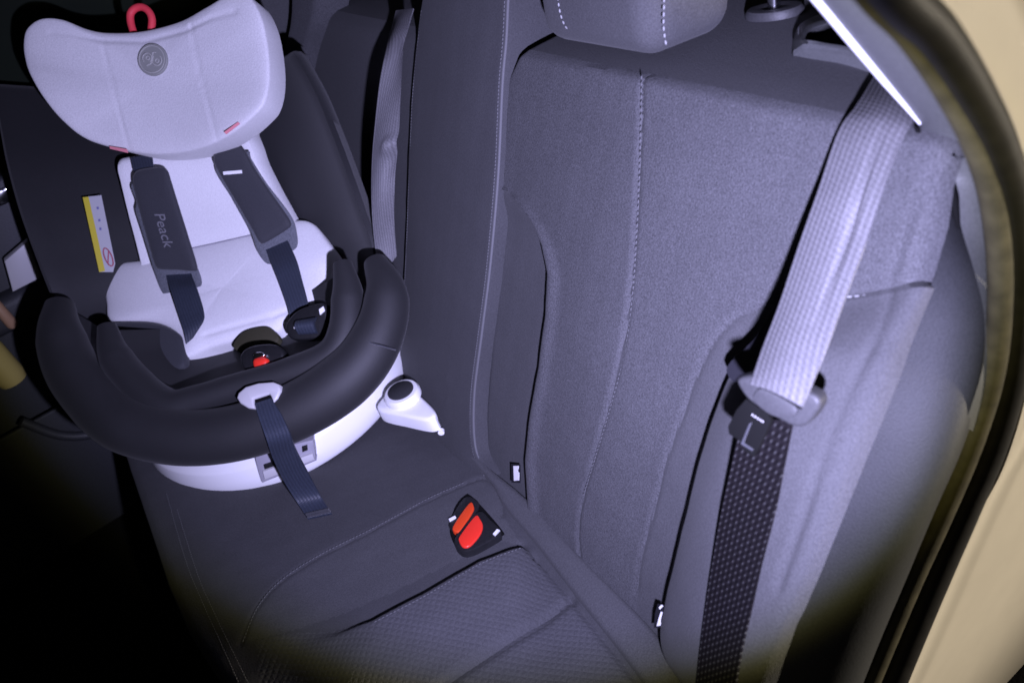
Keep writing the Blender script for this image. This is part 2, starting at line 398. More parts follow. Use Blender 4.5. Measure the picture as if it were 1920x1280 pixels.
M['cap'] = new_mat('pink_cap_plastic', (0.42, 0.27, 0.34), 0.45, 0.5)
M['peach'] = new_mat('peach_plastic', (0.40, 0.24, 0.15), 0.5, 0.4)

def webbing(name, color, rough, spec, width, ridges, pitch, bump, contrast, spark=0.0, vamp=0.6):
    m = new_mat(name, color, rough, spec); b = m.node_tree.nodes['Principled BSDF']
    uv = nd(m, 'ShaderNodeUVMap'); sp = nd(m, 'ShaderNodeSeparateXYZ'); lk(m, uv.outputs[0], sp.inputs[0])
    def wave(sock, k, ph=None):
        a = nd(m, 'ShaderNodeMath', operation='MULTIPLY'); a.inputs[1].default_value = k; lk(m, sock, a.inputs[0]); o = a.outputs[0]
        if ph is not None:
            c = nd(m, 'ShaderNodeMath', operation='ADD'); lk(m, o, c.inputs[0]); lk(m, ph, c.inputs[1]); o = c.outputs[0]
        s = nd(m, 'ShaderNodeMath', operation='SINE'); lk(m, o, s.inputs[0]); return s.outputs[0]
    wu = wave(sp.outputs[0], 2 * math.pi * ridges / width)
    fl = nd(m, 'ShaderNodeMath', operation='MULTIPLY'); fl.inputs[1].default_value = math.pi * ridges / width * 1.0; lk(m, sp.outputs[0], fl.inputs[0])
    wv = wave(sp.outputs[1], 2 * math.pi / pitch, fl.outputs[0])
    p = nd(m, 'ShaderNodeMath', operation='MULTIPLY_ADD'); lk(m, wv, p.inputs[0]); p.inputs[1].default_value = vamp; lk(m, wu, p.inputs[2])
    bp = nd(m, 'ShaderNodeBump'); bp.inputs['Strength'].default_value = bump; bp.inputs['Distance'].default_value = 0.0012; lk(m, p.outputs[0], bp.inputs['Height']); lk(m, bp.outputs[0], b.inputs['Normal'])
    mr = nd(m, 'ShaderNodeMapRange'); mr.inputs[1].default_value = -1.3; mr.inputs[2].default_value = 1.3; mr.inputs[3].default_value = 1 - contrast; mr.inputs[4].default_value = 1 + contrast; lk(m, p.outputs[0], mr.inputs[0])
    tc = nd(m, 'ShaderNodeTexCoord'); n1 = nd(m, 'ShaderNodeTexNoise'); n1.inputs['Scale'].default_value = 900; lk(m, tc.outputs['Object'], n1.inputs['Vector'])
    mr2 = nd(m, 'ShaderNodeMapRange'); mr2.inputs[1].default_value = 0.3; mr2.inputs[2].default_value = 0.7; mr2.inputs[3].default_value = 0.7; mr2.inputs[4].default_value = 1.3; lk(m, n1.outputs['Fac'], mr2.inputs[0])
    mu = nd(m, 'ShaderNodeMath', operation='MULTIPLY'); lk(m, mr.outputs[0], mu.inputs[0]); lk(m, mr2.outputs[0], mu.inputs[1])
    vm = nd(m, 'ShaderNodeVectorMath', operation='SCALE'); vm.inputs[0].default_value = color; lk(m, mu.outputs[0], vm.inputs['Scale']); lk(m, vm.outputs[0], b.inputs['Base Color'])
    if spark:
        mr3 = nd(m, 'ShaderNodeMapRange'); mr3.inputs[1].default_value = 1.35; mr3.inputs[2].default_value = 1.7; mr3.inputs[4].default_value = 1.0; lk(m, p.outputs[0], mr3.inputs[0])
        mx = nd(m, 'ShaderNodeMix', data_type='RGBA'); lk(m, mr3.outputs[0], mx.inputs['Factor']); lk(m, vm.outputs[0], mx.inputs['A']); mx.inputs['B'].default_value = (spark, spark, spark, 1); lk(m, mx.outputs['Result'], b.inputs['Base Color'])
    return m
M['belt'] = webbing('seat_belt_webbing', (0.118, 0.116, 0.122), 0.58, 0.3, 0.06, 12, 0.0046, 0.16, 0.2, vamp=0.45)
M['belt_shaded'] = webbing('shaded_lap_webbing', (0.008, 0.007, 0.008), 0.8, 0.03, 0.055, 8, 0.0070, 0.10, 0.4, 0.048, vamp=0.9)  # same webbing as the belt above, with shade put into its colour
M['strap'] = webbing('navy_harness_webbing', (0.028, 0.034, 0.050), 0.5, 0.4, 0.035, 7, 0.003, 0.12, 0.14)

# ------------------------------------------------------------------ surroundings of the seat
LT = 0.596                                       # backrest length to its top edge
ZT = LT * math.cos(RECL); XT = LT * math.sin(RECL)
TDIR = A(1, 0, 0); TOP = (A(XT, 0, ZT), A(0, 0, 1))
def structure(o): o['kind'] = 'structure'; return o
V = [(-1.6, -0.62, -0.36), (0.6, -0.62, -0.36), (0.6, 0.95, -0.36), (-1.6, 0.95, -0.36), (-1.6, -0.62, -0.42), (0.6, -0.62, -0.42), (0.6, 0.95, -0.42), (-1.6, 0.95, -0.42)]
structure(mesh('floor', V, [(0, 1, 2, 3), (4, 5, 6, 7), (0, 1, 5, 4), (1, 2, 6, 5), (2, 3, 7, 6), (3, 0, 4, 7)], M['carpet'], None, smooth=False))

# ---- rear bench backrests
def yl(P):
    P = np.asarray(P); return P[..., 1], P @ UB
def backrest_grid(yL, yR, nl, nt, nu, lb=-0.06, lt=LT, depth=0.32, rad=0.006):
    """grid over the backrest front, rolled at the top edge into the top face; yL,yR functions of l"""
    ls = np.linspace(lt, lb, nl); rows = []
    top = np.linspace(depth, rad, nt)
    edge = UB * lt
    for d in top: rows.append((edge + TDIR * d, lt))
    for l in ls[1:]: rows.append((UB * l, l))
    P = np.zeros((len(rows), nu, 3)); u = np.linspace(0, 1, nu)
    for i, (c, l) in enumerate(rows):
        P[i] = c; P[i, :, 1] = yL(l) * (1 - u) + yR(l) * u
    # soften the top edge by averaging a few rows
    for _ in range(1):
        for i in range(nt - 1, nt + 1): P[i] = (P[i - 1] + 2 * P[i] + P[i + 1]) / 4
    return P, nt
def ycurve(px, h=0.0):
    Q = pts(px, BACK, h); y, l = yl(Q); o = np.argsort(l); return lambda t, y=y[o], l=l[o]: np.interp(t, l, y)

near = thing('car_bench', 'grey cloth seat backrest with curved seams beside the door opening', 'backrest', (0.0, -0.25, 0.0))
split_px = [(964, 92), (945, 130), (938, 200), (932, 300), (925, 400), (914, 520), (902, 650), (893, 760), (894, 840), (905, 880)]
yl_split = ycurve(split_px)
right_px = [(1772, 345), (1760, 430), (1735, 520), (1700, 620), (1660, 740), (1600, 880), (1540, 1000), (1475, 1175)]
yl_right = ycurve(right_px, -0.005)
seam1 = crv(pts([(1207, 138), (1205, 250), (1202, 350), (1197, 450), (1190, 550), (1177, 650), (1152, 750), (1122, 850), (1097, 930), (1087, 990), (1090, 1042)], BACK), 60)
seam2 = crv(pts([(928, 345), (960, 368), (990, 405), (1012, 450), (1024, 505), (1022, 580), (1008, 680), (992, 760), (982, 850), (985, 935)], BACK, -0.002), 60)
seam3 = crv(pts([(1640, 602), (1560, 606), (1500, 575), (1440, 572), (1380, 597), (1340, 640), (1310, 700), (1285, 770), (1252, 860), (1226, 960), (1202, 1050), (1194, 1110)], BACK), 80)
seam4 = crv(pts([(1747, 312), (1720, 372), (1692, 450), (1668, 540), (1650, 610)], BACK), 40)
P, nt = backrest_grid(lambda l: yl_split(l) if l < 0.56 else yl_split(0.56) - (l - 0.56) * 0.7, yl_right, 190, 16, 170)
yy, ll = yl(P)
y2 = ycurve([(928, 345), (960, 368), (990, 405), (1012, 450), (1024, 505), (1022, 580), (1008, 680), (992, 760), (982, 850), (985, 935)])
s2l = yl(seam2)[1]
rows = np.arange(P.shape[0])[:, None]
isfront = rows >= nt
H = np.zeros(yy.shape)
ins = np.where(isfront & (ll < s2l.max()), sstep(-0.016, 0.010, yy - y2(ll)), 0) * sstep(s2l.max() + .0, s2l.max() - 0.05, ll)
H -= 0.013 * ins
H += np.where(isfront, 0.010 * np.exp(-((yy + 0.22) / 0.12) ** 2) * np.clip(1 - np.abs(ll - 0.3) / 0.4, 0, 1), 0)
H += 0.006 * np.exp(-((yy - y2(ll) + 0.02) / 0.012) ** 2) * (ll < s2l.max()) * isfront
H += ripple(yy, ll, 0.0006) * isfront
reg_poly2 = [(900, 345), (928, 345), (960, 368), (990, 405), (1012, 450), (1024, 505), (1022, 580), (1008, 680), (992, 760), (982, 850), (990, 960), (880, 960), (860, 700)]
reg_poly3 = [(1700, 602), (1560, 606), (1500, 575), (1440, 572), (1380, 597), (1340, 640), (1310, 700), (1285, 770), (1252, 860), (1226, 960), (1202, 1050), (1190, 1180), (1500, 1300), (1800, 700)]
reg_poly1 = [(1207, 130), (1205, 250), (1202, 350), (1197, 450), (1190, 550), (1177, 650), (1152, 750), (1122, 850), (1097, 930), (1087, 990), (1090, 1090), (700, 1090), (860, 130)]
def near_regions(px, cen):
    r = np.zeros(px.shape[:2], int); r[inside(px, reg_poly1)] = 1; r[inside(px, reg_poly2)] = 2; r[inside(px, reg_poly3)] = 3
    fr = cen @ UB; top = cen[..., 2] > ZT - 0.004
    r[:nt - 1] = 4
    return r
sheet(['centre_panel', 'inner_panel', 'inner_insert', 'outer_panel', 'top_panel'], P, [M['seat'], M['seat'], M['seat_smooth'], M['seat_smooth'], M['seat_smooth']], near, thick=0.05, tdir=unit(-NB + A(0, 0.9, 0)), er=0.018, sides='LR', h=H,
      grooves=[(seam1, 0.0035, 0.0030), (seam2, 0.002, 0.004), (seam3, 0.002, 0.003), (seam4, 0.002, 0.003)], region=near_regions)
def bstitch(name, px, h=0.0, parent=near, mat='thread_dim', n=80, pl=BACK, nrm=NB, **k):
    stitches(name, crv(pts(px, pl, h), n), nrm, M[mat], parent, **k)
bstitch('stitching', [(1204, 142), (1202, 250), (1199, 350), (1194, 450), (1187, 550), (1174, 650), (1149, 750), (1119, 850), (1094, 930)], 0.0062, mat='thread_dim', r=0.0008)
bstitch('stitching', [(1548, 560), (1590, 556), (1630, 553), (1668, 546)], 0.0015, mat='thread', pitch=0.0065, r=0.0012)
# sewn-in tags
def seat_tag(corners, h, marks, parent):
    q = pts(corners, BACK, h); c = q.mean(0)
    t = plate('fabric_tag', q, NB, 0.001, M['tag_cloth'], parent)
    t['label'] = 'small black sewn-in tag with pale print'
    for m in marks: plate('tag_print', pts(m, BACK, h + 0.0008), NB, 0.0006, M['white_print'], t)
seat_tag([(958, 869), (975, 871), (975, 905), (959, 904)], 0.002, [[(962.5, 873), (972, 873), (972, 878), (970, 882), (973, 886), (973, 900), (963.5, 901)]], near)

# centre section, standing proud of its neighbours
mid = thing('car_bench', 'narrow grey middle backrest section with pale stitched edges', 'backrest', (0.0, 0.15, 0.0))
Lm = [(800, -60), (786, 20), (775, 120), (768, 200), (762, 350), (756, 500), (748, 660), (752, 715), (775, 765), (800, 800)]
Rm = [(955, -70), (951, 20), (948, 80), (941, 160), (933, 330), (918, 500), (903, 620), (888, 745), (891, 840), (915, 895)]
P = loft(pts(Lm, BACK, 0.012), pts(Rm, BACK, 0.010), 150, 60)
u = np.linspace(0, 1, 60)[None, :]
sheet('cushion_face', P, M['cushion'], mid, thick=0.13, tdir=-NB, er=0.008, sides='LR', h=0.010 * np.sin(np.pi * u) * np.ones((150, 1)) + ripple(P[..., 1], P[..., 2], 0.0006), nrm=NB)
bstitch('stitching', [(x - 5, y) for x, y in Rm[0:]], 0.0105, mid, 'thread_dim', 120, pitch=0.0046, fill=0.75, r=0.0009)
bstitch('stitching', [(x + 5, y) for x, y in Lm[1:7]], 0.0125, mid, 'thread_dim', 100, pitch=0.0046, fill=0.75, r=0.0008)
tube('edge_piping', pts([(x + 1, y) for x, y in Rm], BACK, 0.007), 0.0022, M['thread_dim'], mid, n=8, samples=90)

# far section
far = thing('car_bench', 'dim grey far backrest section behind the child seat', 'backrest', (0.0, 0.55, 0.0))
P, nt = backrest_grid(lambda l: 0.80, lambda l: 0.27, 70, 10, 60)
sheet(['far_panel', 'top_panel'], P, [M['seat_smooth'], M['seat_smooth']], far, thick=0.05, tdir=-NB, er=0.012, sides='LR',
      region=lambda px, cen: np.where(np.arange(px.shape[0])[:, None] < nt - 1, 1, 0) * np.ones(px.shape[1], int)[None, :])
P = loft(pts([(543, -40), (541, 40), (525, 120), (500, 300)], BACK, 0.05), pts([(600, -40), (588, 40), (566, 120), (540, 300)], BACK, 0.028), 40, 12)
sheet('side_bolster', P, M['seat'], far, thick=0.06, tdir=-NB, er=0.012, sides='LR', nrm=NB)

# outboard bolster of the near backrest
bol = thing('side_bolster', 'padded grey cloth bolster at the outer end of the near backrest', 'bolster', (0.02, -0.45, -0.02))
Lb = [(1470, 585), (1432, 612), (1398, 652), (1364, 700), (1335, 775), (1310, 855), (1285, 955), (1262, 1055), (1243, 1142), (1236, 1190), (1248, 1235), (1290, 1290), (1340, 1350)]
Rb = [(1735, 535), (1712, 590), (1690, 640), (1672, 690), (1645, 755), (1612, 838), (1565, 950), (1520, 1058), (1484, 1145), (1466, 1190), (1448, 1238), (1430, 1290), (1410, 1350)]
hl = [0.006, 0.010, 0.014, .02, .024, .028, .03, .03, .03, .03, .028, .025, .02]
hr = [0.006, 0.012, 0.02, .03, .04, .05, .06, .07, .075, .075, .075, .075, .07]
P = loft(pts(Lb, BACK, hl), pts(Rb, BACK, hr), 150, 80)
u = np.linspace(0, 1, 80)[None, :]; v = np.linspace(0, 1, 150)[:, None]
seam5 = crv(np.array([pt(1668, 545, BACK, .008), pt(1645, 640, BACK, .022), pt(1605, 760, BACK, .035), pt(1562, 870, BACK, .047), pt(1515, 985, BACK, .06), pt(1470, 1100, BACK, 0.07)]), 50)
sheet('bolster_cover', P, M['seat_smooth'], bol, thick=0.06, tdir=unit(-NB + A(0, 1.0, 0)), er=0.012, sides='LRB', h=0.020 * np.sin(np.pi * u) ** 0.8 * sstep(0.0, 0.25, v) + ripple(P[..., 1], P[..., 2], 0.0006), grooves=[(seam5, 0.0025, 0.004)])
q = pts([(1233, 1131), (1243, 1136), (1240, 1176), (1226, 1176), (1228, 1150)], BACK, 0.034)
t = plate('fabric_tag', q, NB, 0.001, M['tag_cloth'], bol); t['label'] = 'small black sewn-in tag with pale print'
plate('tag_print', pts([(1235, 1138), (1240, 1133), (1243, 1136), (1237, 1142)], BACK, 0.0352), NB, 0.0006, M['white_print'], t)
plate('tag_print', pts([(1239, 1146), (1242, 1147), (1238, 1162), (1239, 1172), (1231, 1173), (1235, 1158)], BACK, 0.0352), NB, 0.0006, M['white_print'], t)

# ---- seat cushion
cush = thing('seat_cushion', 'dark grey cloth bench cushion carrying the child seat', 'seat cushion', (-0.2, 0.1, -0.2))
nx, ny = 150, 420
xs = np.linspace(-0.455, 0.01, nx); ys = np.linspace(-0.62, 0.80, ny)
# front edge bows a little
G = np.zeros((nx, ny, 3))
for i, x in enumerate(xs):
    G[i] = -FCU * x; G[i, :, 1] = ys
pxg = proj(G)
edge = pts([(238, 872), (270, 968), (308, 1085), (348, 1175), (392, 1245), (440, 1310)], CUSH)
ex = np.interp(ys, edge[::-1, 1], edge[::-1, 0]) / math.cos(TC)
for i in range(nx): G[i, :, 0] = 0; 
tt = np.linspace(0, 1, nx)
for j in range(ny):
    xj = ex[j] + (0.01 - ex[j]) * tt; G[:, j, 0] = xj * math.cos(TC); G[:, j, 1] = ys[j]; G[:, j, 2] = -xj * math.sin(TC)
pxg = proj(G)
seamA_px = [(452, 1205), (480, 1140), (525, 1090), (600, 1042), (700, 992), (800, 938), (870, 907), (905, 896), (930, 908), (940, 935), (942, 965)]
tr_up = [(540, 1184), (640, 1152), (740, 1108), (840, 1058), (890, 1032), (930, 1010)]
tr_lo = [(540, 1188), (620, 1184), (700, 1162), (800, 1110), (900, 1052), (978, 1022)]
trench_poly = tr_up + tr_lo[::-1]
insert_px = [(1072, 1122), (1000, 1178), (900, 1243), (830, 1290), (740, 1360)]
inset_side = [(978, 1022), (1025, 1068), (1072, 1122), (1130, 1192), (1192, 1272), (1250, 1350)]
H = np.zeros(G.shape[:2])
dtr = seg_dist(pxg.reshape(-1, 2), np.array(tr_up + tr_lo[::-1] + [tr_up[0]], float)).reshape(nx, ny)
intr = inside(pxg, trench_poly)
HS = 0.026
foot = proj(pts(tr_lo, CUSH, HS) - NCU * HS); foot_l = [tuple(q) for q in foot]
dlo_ = seg_dist(pxg.reshape(-1, 2), foot).reshape(nx, ny)
below = inside(pxg, foot_l + inset_side[1:] + [(1250, 1500), (300, 1500), (300, 1200)])
sd_ = np.where(below, dlo_, -dlo_)
hw_ = HS * sstep(540, 720, pxg[..., 0]) * sstep(1040, 960, pxg[..., 0])
H += hw_ * sstep(-28, 3, sd_) * np.exp(-(np.maximum(sd_, 0) / 120) ** 2)
poly_side = seamA_px + [(978, 1022)] + tr_up[::-1]           # between the seam and the trench
H += ripple(G[..., 0], G[..., 1], 0.0007)
def cgroove(px, dep, w): return (crv(pts(px, CUSH), 70), dep, w)
def cushion_regions(px, cen):
    r = np.zeros(px.shape[:2], int)
    r[inside(px, tr_lo + inset_side[1:3] + insert_px[1:] + [(500, 1400), (480, 1200)])] = 1
    r[inside(px, insert_px[::-1] + inset_side[3:] + [(1300, 1500), (700, 1500)])] = 2
    r[inside(px, poly_side)] = 3
    return r
sheet(['main_panel', 'seat_panel', 'quilted_insert', 'side_panel'], G, [M['cushion'], M['quilt'], M['quilt'], M['seat_smooth']], cush, thick=0.11, tdir=A(0, 0, -1), er=0.016, sides='T', h=H, nrm=NCU,
      grooves=[cgroove(seamA_px, 0.003, 0.003), cgroove(insert_px, 0.006, 0.006), cgroove(inset_side, 0.005, 0.005)], region=cushion_regions)
def cst(px, h, mat='thread_dim', **k): stitches('stitching', crv(pts(px, CUSH, h), 90), NCU, M[mat], cush, **k)
cst([(332, 955), (370, 1075), (400, 1145), (432, 1212), (470, 1290)], 0.0012, pitch=0.005, r=0.0009)
cst([(312, 925), (348, 1050), (380, 1130), (414, 1205), (450, 1285)], 0.0012, pitch=0.005, r=0.0009)
cst([(455, 1203), (484, 1137), (528, 1087), (602, 1039), (702, 989), (802, 935), (872, 904)], 0.003, pitch=0.005, r=0.0009)
cst([(x + 2, y + 4) for x, y in tr_lo[2:]], 0.0265, pitch=0.005, r=0.0008)
# fabric flap bridging cushion and backrest
P = loft(pts([(690, 640), (790, 745), (880, 850), (990, 938), (1092, 1046), (1202, 1156), (1262, 1226), (1330, 1310), (1400, 1390)], CUSH, 0.018), pts([(715, 680), (815, 782), (905, 880), (942, 945), (1000, 1014), (1070, 1104), (1150, 1204), (1222, 1300), (1290, 1390)], CUSH, 0.006), 80, 14)
sheet('rear_flap', P, M['seat_smooth'], cush, thick=0.02, tdir=A(0, 0, -1), er=0.004, sides='LR', h=0.004 * np.sin(np.pi * np.linspace(0, 1, 14))[None, :] * np.ones((80, 1)))
# front of the bench below the edge
xf = -0.40
fr = np.array([[[float(np.interp(y, edge[::-1, 1], edge[::-1, 0])) + 0.012 + 0.09 * k, y, 0.03 - 0.37 * k] for y in np.linspace(-0.62, 0.80, 30)] for k in np.linspace(0, 1, 8)])
sheet('front_skirt', fr, M['black_plastic'], cush, thick=0.03, tdir=A(1, 0, 0))

# ---- buckles sunk into the cushion
def buckle(label, outer, button, mat, glint, hh):
    t = thing('seat_belt_buckle', label, 'buckle', tuple(pts(outer, CUSH).mean(0)), 'belt buckles in the bench cushion')
    plate('housing', crv(pts(outer, CUSH, hh), 30, closed=True), NCU, 0.05, M['black_plastic'], t, bevel=0.002)
    plate('release_button', crv(pts(button, CUSH, hh + 0.003), 36, closed=True), NCU, 0.01, mat, t, bevel=0.0015, segs=3)
    if glint: plate('painted_glint', pts(glint, CUSH, hh + 0.002), NCU, 0.004, M['white_print'], t)  # small white plate that paints a glint on the housing
plate('buckle_pocket', crv(pts([(870, 929), (886, 930), (940, 990), (937, 1001), (884, 1028), (856, 1022), (843, 992), (852, 952)], CUSH, 0.0055), 40, closed=True), NCU, 0.012, M['dark_hole'], cush, bevel=0.002)
buckle('narrow orange release buckle beside the wider red one', [(868, 934), (886, 932), (898, 948), (866, 998), (850, 994), (842, 978)], [(880, 942), (888, 948), (886, 958), (864, 992), (856, 996), (849, 986)], M['orange'], [(841, 972), (853, 966), (855, 969), (843, 976)], 0.010)
buckle('wide red release buckle with a rounded top in the cushion pocket', [(896, 958), (918, 972), (938, 992), (935, 1003), (885, 1030), (862, 1030), (853, 1006)], [(891, 966), (900, 972), (905, 984), (900, 1000), (882, 1021), (868, 1024), (860, 1012), (863, 1002)], M['red'], [(924, 1000), (932, 991), (937, 993), (928, 1003)], 0.012)

# ---- headrest of the near backrest
ZH = ZT + 0.012
HP = (A(0, 0, ZH), A(0, 0, 1))
a, b = pt(1062, 66, HP), pt(1254, 106, HP)
c = pt(1392, 16, HP)
wd = b - a; dp = np.array([c[0] - b[0], 0, 0])
hd = thing('headrest', 'rounded grey cloth headrest with white contrast stitching above the near backrest', 'headrest', tuple((a + b) / 2 + A(0.05, 0, 0)))
y0, y1, x0 = a[1], b[1], (a[0] + b[0]) / 2
dep = 0.12
cen = A(x0 + dep / 2 - 0.022, (y0 + y1) / 2, ZH + 0.092)
upv = unit(A(0.10, 0, 1)); bx = unit(np.cross(A(0, 1, 0), upv))
rbox('headrest_pad', cen, (bx, A(0, 1, 0), upv), (dep, abs(y1 - y0) + 0.012, 0.19), 0.030, M['seat_smooth'], hd, segs=7, sharp=80)
hf = cen - bx * (dep / 2)
fpl = (hf - bx * 0.0006, -bx)
stitches('stitching', crv(pts([(1243, -90), (1246, 0), (1245, 50), (1250, 84)], fpl), 60), -bx, M['thread'], hd, pitch=0.0062, r=0.0011)
stitches('stitching', crv(pts([(1040, -90), (1047, 0), (1056, 40), (1070, 62)], fpl), 60), -bx, M['thread'], hd, pitch=0.0062, r=0.0011)
# guide sleeve and post in the top panel
gp = pt(1452, 28, TOP)
gpost = thing('headrest_post', 'chrome headrest post in an oval dark guide sleeve', 'headrest post', tuple(gp))
lathe('guide_sleeve', gp, A(0, 0, 1), [(0.030, -0.004), (0.030, 0.004), (0.027, 0.008), (0.018, 0.009), (0.009, 0.007)], M['tongue'], gpost, squash=(A(0.55, -1, 0), 0.62))
lathe('post', gp, unit(A(0.05, 0, 1)), [(0.0065, 0.0), (0.0065, 0.12)], M['chrome'], gpost, n=24)
# belt slot on the shoulder of the seat
bg_t = thing('belt_guide', 'dark plastic belt slot on the seat shoulder below the pale trim edge', 'belt guide', tuple(pt(1560, 80, TOP)))
plate('slot', crv(pts([(1500, 72), (1515, 45), (1560, 28), (1620, 45), (1640, 90), (1560, 78)], TOP, 0.004), 40, closed=True), A(0, 0, 1), 0.004, M['dark_hole'], bg_t, bevel=0.001)
P = loft(pts([(1484, 98), (1486, 70), (1502, 42), (1540, 24), (1580, 14)], TOP, 0.004), pts([(1510, 80), (1505, 68), (1518, 50), (1550, 38), (1590, 30)], TOP, 0.016), 30, 8)
sheet('slot_lip', P, M['trim'], bg_t, thick=0.004, tdir=A(0, 0, -1), er=0.003, sides='LR')
P = loft(pts([(1484, 96), (1530, 104), (1580, 112), (1640, 130)], TOP, 0.004), pts([(1510, 80), (1545, 82), (1590, 90), (1650, 108)], TOP, 0.014), 30, 8)
sheet('slot_lip', P, M['trim'], bg_t, thick=0.004, tdir=A(0, 0, -1), er=0.003, sides='LR')

# ---- near seat belt
BELT_T = 0.0016
belt = thing('seat_belt', 'shiny pale grey seat belt hanging down the near backrest with its tongue', 'seat belt', tuple(pt(1450, 760, BACK, 0.05)))
Lr = [pt(1668, 96, TOP, 0.006), pt(1640, 140, TOP, .006), pt(1606, 196, TOP, .006), pt(1572, 246, BACK, .012)] + [pt(x, y, BACK, h) for x, y, h in ((1534, 356, .03), (1500, 452, .044), (1462, 566, .066), (1430, 650, .090), (1407, 718, .117))]
Rr = [pt(1760, 150, TOP, 0.006), pt(1738, 185, TOP, .006), pt(1710, 228, TOP, .006), pt(1690, 266, BACK, .012)] + [pt(x, y, BACK, h) for x, y, h in ((1656, 352, .03), (1624, 452, .044), (1582, 562, .066), (1546, 660, .090), (1504, 762, .117))]
P = loft(np.array(Lr), np.array(Rr), 110, 24)
u = np.linspace(0, 1, 24)[None, :]; v = np.linspace(0, 1, 110)[:, None]
fold = 0.004 * np.exp(-((u - (0.72 + 0.15 * (v - .55))) / 0.05) ** 2) * np.exp(-((v - 0.58) / 0.16) ** 2)
sheet('shoulder_webbing', P, M['belt'], belt, thick=BELT_T, follow=True, h=0.0035 * np.sin(np.pi * u) * np.ones((110, 1)) - fold)
LAP = 0.022
Lr = [(1388, 800, .068), (1372, 870, .064), (1352, 960, .06), (1334, 1060, .058), (1320, 1150, .058), (1310, 1230, .058), (1302, 1330, .056)]
Rr = [(1488, 780, .068), (1470, 870, .068), (1452, 960, .068), (1426, 1060, .068), (1406, 1150, .07), (1388, 1230, .072), (1372, 1330, .07)]
P = loft(np.array([pt(*q[:2], BACK, q[2] + LAP) for q in Lr]), np.array([pt(*q[:2], BACK, q[2] + LAP) for q in Rr]), 80, 20)
sheet('lap_webbing', P, M['belt_shaded'], belt, thick=BELT_T, follow=True)
plate('belt_shadow', crv(pts([(1506, 470), (1490, 500), (1458, 566), (1415, 634), (1372, 676), (1362, 696), (1378, 716), (1412, 712), (1452, 640), (1496, 530)], BACK, 0.040), 50, closed=True), NB, 0.002, M['tag_cloth'], belt)  # dark flat patch added in place of the belt's shadow on the backrest
# tongue
TP = (pt(1450, 755, BACK, 0.102), unit(NB + A(0, -0.25, 0)))
tg = plate('tongue_handle', pts([(1380, 716), (1392, 706), (1415, 706), (1460, 716), (1500, 727), (1530, 742), (1538, 757), (1530, 776), (1510, 798), (1490, 801), (1465, 790), (1420, 763), (1398, 746)], TP, 0.008), TP[1], 0.013, M['tongue'], belt, bevel=0.0035, smooth=True, n=70, segs=4)
plate('slot', pts([(1408, 712), (1418, 711), (1506, 758), (1502, 768)], TP, 0.0086), TP[1], 0.001, M['dark_hole'], tg)
rb = plate('raised_panel', pts([(1416, 734), (1432, 730), (1490, 762), (1486, 782), (1448, 780), (1412, 752)], TP, 0.0105), TP[1], 0.003, M['tongue'], tg, bevel=0.0015, smooth=True)
bl = plate('tongue_blade', pts([(1398, 748), (1380, 768), (1364, 800), (1366, 814), (1386, 826), (1396, 846), (1412, 857), (1424, 838), (1446, 790), (1440, 776)], TP, 0.003), TP[1], 0.004, M['blade'], belt, bevel=0.001)
plate('blade_frame', pts([(1405, 794), (1409, 792), (1394, 830), (1412, 842), (1410, 845), (1389, 832)], TP, 0.0036), TP[1], 0.0008, M['harness'], bl)
for k, (dx, dy) in enumerate([(0, 0), (5, 3.2), (10, 6.4), (15, 9.6), (19.5, 12.4)]):
    x, y = 1411 + dx, 777 + dy
    plate('embossed_mark', pts([(x - 1.0, y - 1.0), (x + 0.9, y), (x + .2, y + 2.6), (x - 1.6, y + 1.6)], TP, 0.0038), TP[1], 0.0008, M['pale_plastic'], bl)

# ---- far seat belt
fb = thing('seat_belt', 'pale twisted seat belt hanging beside the middle backrest', 'seat belt', tuple(pt(720, 300, BACK, 0.06)))
Lr = [(742, 20, .0), (735, 48, .012), (724, 90, .055), (714, 150, .080), (705, 230, .088), (699, 300, .088), (697, 380, .085), (702, 450, .08), (712, 520, .07)]
Rr = [(775, 16, .0), (767, 44, .012), (757, 85, .030), (753, 145, .038), (750, 210, .040), (747, 270, .040), (741, 330, .050), (739, 410, .045), (744, 480, .045)]
P = loft(np.array([pt(*q[:2], BACK, q[2]) for q in Lr]), np.array([pt(*q[:2], BACK, q[2]) for q in Rr]), 90, 16)
v = np.linspace(0, 1, 90)[:, None]; u = np.linspace(0, 1, 16)[None, :]
sheet('webbing', P, M['belt'], fb, thick=BELT_T, follow=True, h=0.008 * np.sin(np.pi * u) * np.sin(7 * v) - 0.012 * np.exp(-((v - .62) / .03) ** 2) * np.exp(-((u - .75) / .25) ** 2))

# ------------------------------------------------------------------ door opening on the near side
YD = -0.575
DOOR = (A(0, YD, 0), A(0, -1, 0))
sp_t = thing('quarter_trim', 'grey vinyl side panel between the bolster and the door seal', 'trim panel', tuple(pt(1650, 900, BACK, 0.02)))
Ls = [pt(x, y, BACK, h - 0.03) for x, y, h in ((1742, 275, 0.0), (1752, 365, 0.0), (1728, 455, 0.0), (1690, 560, .0), (1640, 690, .005), (1590, 820, .012), (1530, 950, .02), (1480, 1070, .025), (1440, 1180, .03), (1410, 1290, .03), (1390, 1370, .03))]
Rs = [pt(x, y, DOOR, h) for x, y, h in ((1800, 362, -.08), (1832, 440, -.06), (1854, 510, -.035), (1862, 600, -.018), (1850, 690, -.012), (1808, 820, -.004), (1752, 955, 0), (1702, 1075, 0), (1655, 1185, 0), (1610, 1295, 0), (1580, 1370, 0))]
P = loft(np.array(Ls), np.array(Rs), 110, 50)
u = np.linspace(0, 1, 50)[None, :]; v = np.linspace(0, 1, 110)[:, None]
PH = 0.034 * np.sin(np.pi * u ** 1.5) * sstep(0.12, 0.55, v)
